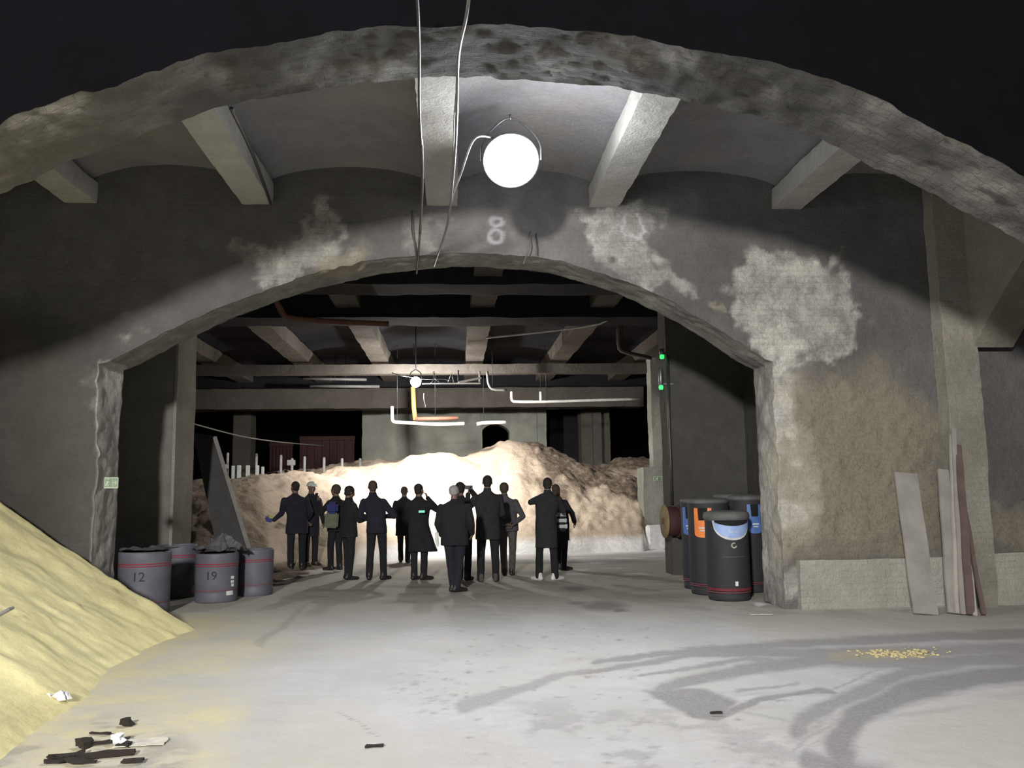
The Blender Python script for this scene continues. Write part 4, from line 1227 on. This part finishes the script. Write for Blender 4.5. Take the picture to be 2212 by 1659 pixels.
flake(807, 1616, .10, .03, .02, .05, M_bark, 'dark_chip', 'lone black chip on the floor near the bottom centre', 'wood scrap', None, .7, 10)
flake(1548, 1544, .07, .02, .015, .1, M_bark, 'dark_chip', 'tiny dark chip at the edge of the grey tyre patch', 'wood scrap', None, .7, 11)
flake(1645, 1329, .26, .05, .006, .03, M_paper, 'paper_scrap', 'thin white strip lying in front of the right pier', 'paper', None, .3, 13)
a = at(6, 1324, 6.55); bm = bmesh.new(); bx(bm, (-.07, -.04, -.01), (.07, .04, .01), .004, Matrix.Rotation(-.5, 4, 'Y'))
tag(bm_obj('metal_scrap', bm, M_metal, None, False, a), 'shiny grey scrap stuck in the sand at the left edge', 'scrap')

# ------------------------------------------------------------------ people
SKIN = plain('skin', (.16, .10, .075), .6, var=.05)
C_BLACK = plain('black_cloth', (.012, .012, .016), .95, var=.2, bmp=.2)
C_NAVY = plain('navy_cloth', (.013, .014, .026), .95, var=.2, bmp=.2)
C_CHAR = plain('charcoal_cloth', (.022, .022, .026), .95, var=.2, bmp=.2)
C_GREY = plain('grey_jacket_cloth', (.075, .073, .085), .95, var=.2, bmp=.2)
C_TROU = plain('grey_trouser_cloth', (.085, .08, .075), .95, var=.2, bmp=.2)
C_SHOE = plain('black_leather', (.02, .018, .018), .5)
C_BOOT = plain('grey_boot', (.075, .075, .07), .8)
C_WHITE = plain('white_shoe', (.7, .7, .68), .7)
H_DARK = plain('dark_hair', (.018, .013, .010), .8, bmp=.5)
H_BROWN = plain('brown_hair', (.06, .042, .03), .8, bmp=.5)
H_GREY = plain('grey_hair', (.32, .32, .32), .8, bmp=.5)


def finish(name, bm, voxel, m, parent, fold=0.0, smooth_it=4):
    me = bpy.data.meshes.new('tmp'); bm.to_mesh(me); bm.free()
    o = bpy.data.objects.new('tmp', me); COL.objects.link(o)
    md = o.modifiers.new('r', 'REMESH'); md.mode = 'VOXEL'; md.voxel_size = voxel
    md = o.modifiers.new('s', 'SMOOTH'); md.iterations = smooth_it; md.factor = .5
    dg = bpy.context.evaluated_depsgraph_get()
    me2 = bpy.data.meshes.new_from_object(o.evaluated_get(dg)); bpy.data.objects.remove(o)
    if fold:
        n_ = len(me2.vertices); co = np.zeros(n_*3); me2.vertices.foreach_get('co', co); co = co.reshape(-1, 3)
        no = np.zeros(n_*3); me2.vertex_normals.foreach_get('vector', no); no = no.reshape(-1, 3)
        d = fold*(fbm(co[:, 0]*9+parent.location.x*7, co[:, 1]*9, co[:, 2]*4, 3)+.5*np.sin(co[:, 2]*22+6*fbm(co[:, 0]*4, co[:, 1]*4, co[:, 2]*2, 2))*.4)
        co = co+no*d[:, None]; me2.vertices.foreach_set('co', co.ravel())
    me2.name = name; me2.materials.clear(); me2.materials.append(m)
    me2.polygons.foreach_set('use_smooth', [True]*len(me2.polygons)); me2.update()
    o2 = bpy.data.objects.new(name, me2); COL.objects.link(o2); o2.parent = parent
    return o2


def loft(bm, secs, seg=28, cap=True):
    """sections: (cx, cy, z, rx, ry)"""
    rings = []
    for cx, cy, z, rx, ry in secs:
        rings.append([bm.verts.new((cx+rx*math.copysign(abs(math.cos(a))**.85, math.cos(a)), cy+ry*math.copysign(abs(math.sin(a))**.85, math.sin(a)), z)) for a in [2*math.pi*i/seg for i in range(seg)]])
    for a, b in zip(rings, rings[1:]):
        for i in range(seg): bm.faces.new((a[i], a[(i+1) % seg], b[(i+1) % seg], b[i]))
    bm.faces.new(rings[0][::-1]); bm.faces.new(rings[-1])


def hand(bm, wrist, d, palm_n, curl=.4, side=1):
    """palm, four jointed fingers of unequal length and a thumb from the side of the palm"""
    w_ = Vector(wrist); d = Vector(d).normalized(); n = Vector(palm_n); n = (n-d*n.dot(d)).normalized(); s = d.cross(n)*side
    pe = w_+d*.085
    for t in (-.026, -.009, .009, .026): capsule(bm, w_+s*t*.7+d*.01, .014, pe+s*t, .0125, 8)
    for t, L in ((-.031, .062), (-.0105, .078), (.0105, .084), (.031, .074)):
        p = pe+s*t; dd = d.copy()
        for j, f in enumerate((.45, .3, .25)):
            dd = (dd*math.cos(curl*(.7+.25*j))+n*math.sin(curl*(.7+.25*j))).normalized()
            p2 = p+dd*L*f; capsule(bm, p, .0092-.0008*j, p2, .0086-.0009*j, 8); p = p2
    tb = w_+d*.025+s*.03; t1 = tb+(d*.6+s*.6+n*.35).normalized()*.04; t2 = t1+(d*.85+s*.15+n*.45).normalized()*.034
    capsule(bm, tb, .013, t1, .0105, 8); capsule(bm, t1, .0105, t2, .0085, 8)


def person(fpx, head_y, label, yaw=0, lx=0.0, hem=.80, wide=1.0, flare=0.0, coat=C_BLACK, trou=C_BLACK, shoe=C_SHOE, hair=H_DARK, hair_style='short', stance=.11, stride=.0,
           armL=None, armR=None, head_turn=0, head_tilt=0, Lcurl=.6, Rcurl=.6, footyaw=(.2, -.2), helmet=False, lean_=0.0, z0=None, Yover=None, group='visitors standing before the salt heap', collar=False):
    g = gr(*fpx); Yp = g.y if Yover is None else Yover
    if Yover: q = at(fpx[0], fpx[1], Yover); g = Vector((q.x, Yover, max(q.z, 0)))
    if z0 is not None: g.z = heap_z(g.x, g.y)-.015
    topz = at(fpx[0], head_y, g.y).z; s = (topz-g.z)/1.765
    e = empty('person', g, math.radians(-yaw), label, 'person', group); e.scale = (s*1.0, s, s)
    # ---- joints
    hipz = .93; shz = 1.42
    ln = Vector((lx, lean_, 0))
    hipL, hipR = Vector((-.09*wide, 0, hipz)), Vector((.09*wide, 0, hipz))
    fL = Vector((-stance, stride/2, .075)); fR = Vector((stance, -stride/2, .075))
    kL = (hipL+fL)/2+Vector((-.005, .02, .01)); kR = (hipR+fR)/2+Vector((.005, .02, .01))
    shL, shR = Vector((-.185*wide, 0, shz))+ln*.8, Vector((.185*wide, 0, shz))+ln*.8
    armL = armL or ((-.27, -.02, 1.13), (-.27, .06, .88)); armR = armR or ((.27, -.02, 1.13), (.27, .06, .88))
    eL, wL = [Vector(v) for v in armL[:2]]; eR, wR = [Vector(v) for v in armR[:2]]
    hd = Vector((0, .02, 1.648))+ln; Rz = Matrix.Rotation(math.radians(-head_turn), 4, 'Z') @ Matrix.Rotation(math.radians(-head_tilt), 4, 'X')
    def hp(x, y, z): return hd+(Rz @ Vector((x, y, z)))
    # ---- body
    bm = bmesh.new()
    ellips(bm, hp(0, -.012, .022), (.074, .092, .088), Rz)
    ellips(bm, hp(0, .022, -.035), (.062, .068, .078), Rz)
    capsule(bm, hp(0, .05, -.088), .028, hp(0, .06, -.082), .026)        # chin
    capsule(bm, hp(-.018, .085, .018), .014, hp(.018, .085, .018), .014)  # brow
    capsule(bm, hp(0, .088, .01), .009, hp(0, .105, -.022), .013)         # nose
    for sx in (-1, 1):
        capsule(bm, hp(sx*.034, .068, -.018), .02, hp(sx*.04, .055, -.04), .018)  # cheek
        ellips(bm, hp(sx*.031, .078, .002), (.014, .012, .010), Rz)               # eye
        ellips(bm, hp(sx*.079, -.008, -.008), (.010, .02, .032), Rz)              # ear
    capsule(bm, hp(-.02, .085, -.05), .009, hp(.02, .085, -.05), .009)      # mouth
    capsule(bm, hp(0, -.015, -.06), .056, Vector((0, -.01, 1.45))+ln*.9, .062)
    loft(bm, [(0, 0, .86, .14*wide, .10), (0, 0, .95, .155*wide, .105), (0, 0, 1.1, .13*wide, .09), (ln.x*.5, ln.y*.5, 1.3, .16*wide, .10), (ln.x*.8, ln.y*.8, 1.40, .14*wide, .08), (ln.x*.9, ln.y*.9, 1.46, .06, .06)])
    for a, b, c_ in ((shL, eL, wL), (shR, eR, wR)): capsule(bm, a+Vector((-a.x*.12, 0, -.05)), .042, b, .034); capsule(bm, b, .034, c_, .025)
    for h_, k_, f_ in ((hipL, kL, fL), (hipR, kR, fR)): capsule(bm, h_, .075, k_, .05); capsule(bm, k_, .05, f_, .036); capsule(bm, f_, .035, f_+Vector((0, .1, -.035)), .028)
    dL = (armL[2] if len(armL) > 2 else tuple((wL-eL).normalized())); dR = (armR[2] if len(armR) > 2 else tuple((wR-eR).normalized()))
    hand(bm, wL, dL, (1, .1, 0) if abs(dL[0]) < .8 else (0, 0, 1), Lcurl, 1); hand(bm, wR, dR, (-1, .1, 0) if abs(dR[0]) < .8 else (0, 0, 1), Rcurl, -1)
    finish('body', bm, .0075, SKIN, e, 0, 2)
    # ---- trousers
    bm = bmesh.new()
    for h_, k_, f_ in ((hipL, kL, fL), (hipR, kR, fR)):
        capsule(bm, h_, .098*wide**.5, k_, .072); capsule(bm, k_, .072, f_+Vector((0, 0, .0)), .062); 
    loft(bm, [(0, 0, .84, .155*wide, .115), (0, 0, .95, .165*wide, .12), (0, 0, 1.05, .15*wide, .11)])
    finish('trousers', bm, .011, trou, e, .008, 3)
    # ---- coat
    bm = bmesh.new()
    fl_ = flare
    loft(bm, [(fl_*.55, 0, hem, .195*wide+abs(fl_)*.5, .155+abs(fl_)*.2), (fl_*.4, 0, hem+.12, .19*wide+abs(fl_)*.35, .15), (0, 0, max(hem+.2, .98), .185*wide, .14), (0, 0, 1.10, .178*wide, .13),
              (ln.x*.5, ln.y*.5, 1.27, .20*wide, .137), (ln.x*.8, ln.y*.8, 1.37, .215*wide, .122), (ln.x*.8, ln.y*.8, 1.43, .175*wide, .10), (ln.x*.85, ln.y*.85, 1.472, .105*wide, .085), (ln.x*.9, ln.y*.9, 1.51, .068, .074), (ln.x*.95, ln.y*.95, 1.555 if collar else 1.53, .064, .070)])
    for a, b, c_ in ((shL, eL, wL), (shR, eR, wR)):
        capsule(bm, a+Vector((0, 0, -.038)), .068*wide**.3, b, .056); d_ = (c_-b)*.97; capsule(bm, b, .058, b+d_, .044)
    finish('coat', bm, .011, coat, e, .010, 3)
    # ---- shoes
    for f_, fy in ((fL, footyaw[0]), (fR, footyaw[1])):
        bm = bmesh.new(); R_ = Matrix.Rotation(fy, 4, 'Z')
        b_ = Vector((f_.x, f_.y, 0))
        capsule(bm, b_+(R_ @ Vector((0, -.05, .045))), .043, b_+(R_ @ Vector((0, .06, .042))), .046)
        capsule(bm, b_+(R_ @ Vector((0, .06, .038))), .046, b_+(R_ @ Vector((0, .17, .030))), .034)
        capsule(bm, b_+(R_ @ Vector((0, -.03, .06))), .046, b_+(R_ @ Vector((0, -.02, .12))), .045)
        for v in bm.verts: v.co.z = max(v.co.z, 0.002)
        finish('shoe', bm, .009, shoe, e, 0, 2)
    # ---- hair or helmet
    if helmet:
        bm = bmesh.new(); c0 = hp(0, -.01, .045)
        for v_ in (1,):
            ellips(bm, c0, (.105, .125, .095), Rz)
            for v in bm.verts:
                q_ = Rz.inverted() @ (v.co-c0)
                if q_.z < -.01: q_.z = -.01-(.0); q_.x *= 1.0
                v.co = c0+Rz @ q_
            capsule(bm, hp(-.07, .09, .038), .012, hp(.07, .09, .038), .012); capsule(bm, hp(0, .10, .036), .02, hp(0, .14, .03), .012)
            capsule(bm, hp(0, -.1, .1), .012, hp(0, .08, .12), .012)
        finish('hard_hat', bm, .007, plain('white_hard_hat', (.62, .63, .6), .4), e, 0, 2)
    bm = bmesh.new()
    if hair_style in ('short', 'full'):
        x = .006 if hair_style == 'short' else .014
        ellips(bm, hp(0, -.022, .034), (.076+x, .09+x, .084+x), Rz)
        ellips(bm, hp(0, -.042, -.03), (.062+x, .055+x, .056), Rz)
    elif hair_style == 'bald':
        ellips(bm, hp(0, -.04, -.012), (.078, .066, .055), Rz)
        for sx in (-1, 1): ellips(bm, hp(sx*.06, -.01, .0), (.024, .04, .035), Rz)
        ellips(bm, hp(0, -.03, .03), (.082, .09, .084), Rz)
    elif hair_style == 'long':
        ellips(bm, hp(0, -.02, .03), (.088, .10, .096), Rz); ellips(bm, hp(0, -.05, -.07), (.075, .05, .11), Rz)
        for sx in (-1, 1): capsule(bm, hp(sx*.065, -.01, .02), .03, hp(sx*.07, .0, -.11), .022)
    if hair_style != 'none':
        finish('hair', bm, .0085, hair, e, .004, 1)
    e['_s'] = s
    def W(p): return e.matrix_basis @ Vector(p)
    return e, W


def box_thing(name, c, size, rot, m, label, cat, bev=.004):
    bm = bmesh.new(); bx(bm, tuple(-x/2 for x in size), tuple(x/2 for x in size), bev)
    o = bm_obj(name, bm, m, None, False, c); o.rotation_euler = rot
    return tag(o, label, cat)


P1, W1 = person((640, 1222), 1040, 'person in a dark jacket standing leftmost, one arm held out to the left', yaw=-15, head_turn=-25, hem=.72, wide=1.15, coat=C_NAVY,
                armL=((-.30, .05, 1.13), (-.44, .12, 1.0), (-1, .3, .1)), armR=((.27, 0, 1.14), (.22, .16, .98)), Yover=18.0, z0=0, lx=-.05, Lcurl=.9)
q = W1((-.53, .15, 1.02)); 
o = box_thing('folded_vest', q, (.17, .12, .13), (0, .3, .3), plain('blue_fabric', (.05, .06, .22), .8), 'small blue and yellow bundle held out by the leftmost person', 'bundle', .03)
bm = bmesh.new(); bx(bm, (-.05, -.065, .0), (.07, .05, .075), .02); bm_obj('yellow_panel', bm, plain('yellow_fabric', (.45, .42, .12), .8), o)
P2, W2 = person((670, 1216), 1042, 'person in a white hard hat and long dark coat facing half back towards the camera', yaw=140, hem=.62, wide=1.0, coat=C_NAVY, hair_style='none', helmet=True, Yover=18.4, z0=0, stance=.07, stride=.12,
                armL=((-.26, .0, 1.13), (-.24, .12, .9)), armR=((.26, .0, 1.13), (.2, .16, .95)))
P3_, W3 = person((724, 1232), 1047, 'person with a shoulder bag holding a phone up to the left', yaw=-50, hem=.80, wide=.95, coat=C_BLACK, hair=H_BROWN, hair_style='full', head_turn=-10, Yover=17.6, stance=.08, stride=.1,
                 armL=((-.20, .22, 1.20), (-.10, .40, 1.42), (0, .5, .8)), armR=((.26, 0, 1.13), (.2, .18, 1.05)))
box_thing('phone', W3((-.10, .50, 1.52)), (.075, .012, .15), (.2, 0, .9), C_SHOE, 'dark phone held up by the person with the shoulder bag', 'phone')
box_thing('shoulder_bag', at(716, 1124, 17.28), (.26, .14, .30), (0, .06, .2), plain('khaki_bag', (.15, .17, .11), .9, bmp=.3), 'khaki green bag hanging at the hip of the person holding up a phone', 'bag', .03)
box_thing('backpack', at(718, 1097, 17.25), (.22, .14, .24), (0, .0, .2), plain('blue_bag', (.03, .035, .15), .9, bmp=.3), 'dark blue rucksack above the khaki green bag', 'bag', .05)
P4, W4 = person((752, 1252), 1051, 'person in black facing right and reading a sheet, fourth from the left', yaw=55, hem=.80, wide=1.08, coat=C_BLACK, hair=H_DARK, hair_style='full', head_tilt=18, stance=.08, stride=.05,
                armL=((-.22, .12, 1.16), (-.05, .3, 1.18)), armR=((.24, .1, 1.12), (.1, .34, 1.14)), collar=True)
box_thing('paper_sheet', W4((.02, .43, 1.22)), (.21, .29, .004), (math.radians(50), 0, math.radians(-55)), M_paper, 'white sheet held by the fourth person from the left', 'paper', 0)
P5, W5 = person((813, 1253), 1038, 'slim tall person in a dark suit with elbows out and feet apart', yaw=8, head_turn=-12, hem=.83, wide=.95, coat=C_NAVY, hair=H_BROWN, stance=.13,
                armL=((-.30, -.03, 1.14), (-.16, .2, 1.08)), armR=((.33, -.03, 1.13), (.14, .22, 1.12)), lx=-.08, collar=True, footyaw=(.1, -.5))
P6, W6 = person((873, 1215), 1051, 'short-haired person in black standing farthest back left of the long coat', yaw=5, hem=.62, wide=1.05, coat=C_BLACK, hair=H_BROWN, stance=.08,
                armL=((-.27, .02, 1.13), (-.15, .2, 1.02)), armR=((.27, .02, 1.13), (.15, .2, 1.02)))
P7, W7 = person((905, 1253), 1045, 'person in a long flared black coat with a hand raised to the face', yaw=12, head_turn=20, hem=.52, wide=1.05, flare=.14, coat=C_BLACK, hair=H_DARK, stance=.09,
                armL=((-.24, .12, 1.2), (.0, .26, 1.3)), armR=((.33, .14, 1.27), (.12, .17, 1.50), (-.35, .1, .9)), Rcurl=1.0, footyaw=(-.3, -.9))
P8, W8 = person((983, 1279), 1047, 'stout grey-haired person in a bulky black jacket standing nearest the camera', yaw=10, head_turn=18, hem=.76, wide=1.22, coat=C_BLACK, trou=C_NAVY, hair=H_GREY, hair_style='bald', stance=.03,
                armL=((-.29, -.02, 1.12), (-.25, .10, .93)), armR=((.29, -.02, 1.12), (.27, .13, .95)), footyaw=(-.5, -.9))
q = W8((-.30, .0, .86)); box_thing('rolled_paper', q, (.06, .05, .24), (0, -.06, 0), M_paper, 'rolled white paper in the left pocket of the grey-haired person', 'paper', .015)
P9, W9 = person((1002, 1254), 1042, 'dark-haired person half hidden behind the grey-haired one with a hand on the brow', yaw=20, head_turn=0, hem=.80, wide=.92, coat=C_BLACK, hair=H_DARK, hair_style='full', stance=.07, lx=-.06,
                armL=((-.24, .1, 1.15), (-.1, .2, 1.1)), armR=((.25, .12, 1.42), (.08, .12, 1.66), (-.9, .1, .35)), Rcurl=.3)
P10, W10 = person((1055, 1257), 1027, 'tallest person, in a dark coat and boots with the left arm raised', yaw=0, hem=.70, wide=1.08, coat=C_CHAR, hair=H_DARK, shoe=C_BOOT, stance=.125,
                  armL=((-.36, .08, 1.18), (-.32, .22, 1.46), (.1, .3, 1)), armR=((.25, .05, 1.13), (.12, .22, 1.05)), collar=True)
box_thing('phone', W10((-.31, .28, 1.57)), (.14, .012, .07), (0, 0, 0), C_SHOE, 'dark phone held out by the tallest person', 'phone')
P11, W11 = person((1098, 1243), 1043, 'person in a grey jacket and grey trousers with hands behind the back', yaw=5, hem=.84, wide=1.08, coat=C_GREY, trou=C_TROU, hair=H_BROWN, hair_style='full', stance=.07, lx=-.06,
                  armL=((-.27, -.08, 1.12), (-.05, -.19, .97), (1, -.1, -.1)), armR=((.30, -.06, 1.12), (.12, -.19, .98), (-.5, -.2, -.8)), Rcurl=.9, Lcurl=.9, collar=True)
P12, W12 = person((1182, 1254), 1032, 'person in a dark knee-length coat and white trainers, elbows raised', yaw=5, head_turn=10, hem=.56, wide=1.02, coat=C_CHAR, hair=H_DARK, shoe=C_WHITE, stance=.14, lx=.04, flare=.0,
                  armL=((-.26, .12, 1.34), (-.04, .24, 1.46), (.5, .3, .8)), armR=((.30, .12, 1.20), (.12, .2, 1.42), (-.1, .2, 1)), collar=True, footyaw=(.7, -.9))
P13, W13 = person((1214, 1231), 1046, 'person mostly hidden behind the one in white trainers, carrying a striped bag', yaw=20, head_turn=10, hem=.60, wide=.9, coat=C_BLACK, hair=H_BROWN, hair_style='long', stance=.06, stride=.2, lx=-.10,
                  armL=((-.25, .1, 1.2), (-.1, .2, 1.3)), armR=((.24, .0, 1.16), (.26, .12, .98)), footyaw=(-.3, -1.0))
e = empty('striped_bag', at(1212, 1126, 15.6), 0, 'bag with pale blue stripes hanging beside the person in white trainers', 'bag')
bm = bmesh.new(); bx(bm, (-.08, -.05, -.18), (.09, .05, .17), .02); bm_obj('bag_body', bm, C_BLACK, e)
M_pb = plain('pale_blue_stripe', (.45, .50, .55), .8)
for k in range(3):
    bm = bmesh.new(); z = .12-k*.105; bx(bm, (-.082+.01*k, -.056, z-.038), (.088+.01*k, .056, z+.038), .008); bm_obj('stripe', bm, M_pb, e)
bm = bmesh.new(); tube('', [(-.06, 0, .16), (-.05, -.01, .3), (.03, -.01, .34), (.07, 0, .16)], .01, C_BLACK, bm=bm); bm_obj('strap', bm, C_BLACK, e)
# teal glowing phone screen seen at the back of the long coat
q = at(911, 1105, P7.location.y-.30)
e = empty('phone', q, 0, 'small phone with a glowing teal screen held behind the long coat', 'phone')
bm = bmesh.new(); bx(bm, (-.06, -.006, -.025), (.06, .006, .025), .004); bm_obj('case', bm, C_SHOE, e)
bm = bmesh.new(); bx(bm, (-.052, -.008, -.019), (.052, -.005, .019)); bm_obj('screen', bm, emis('teal_screen', (.12, .55, .42), .6), e)
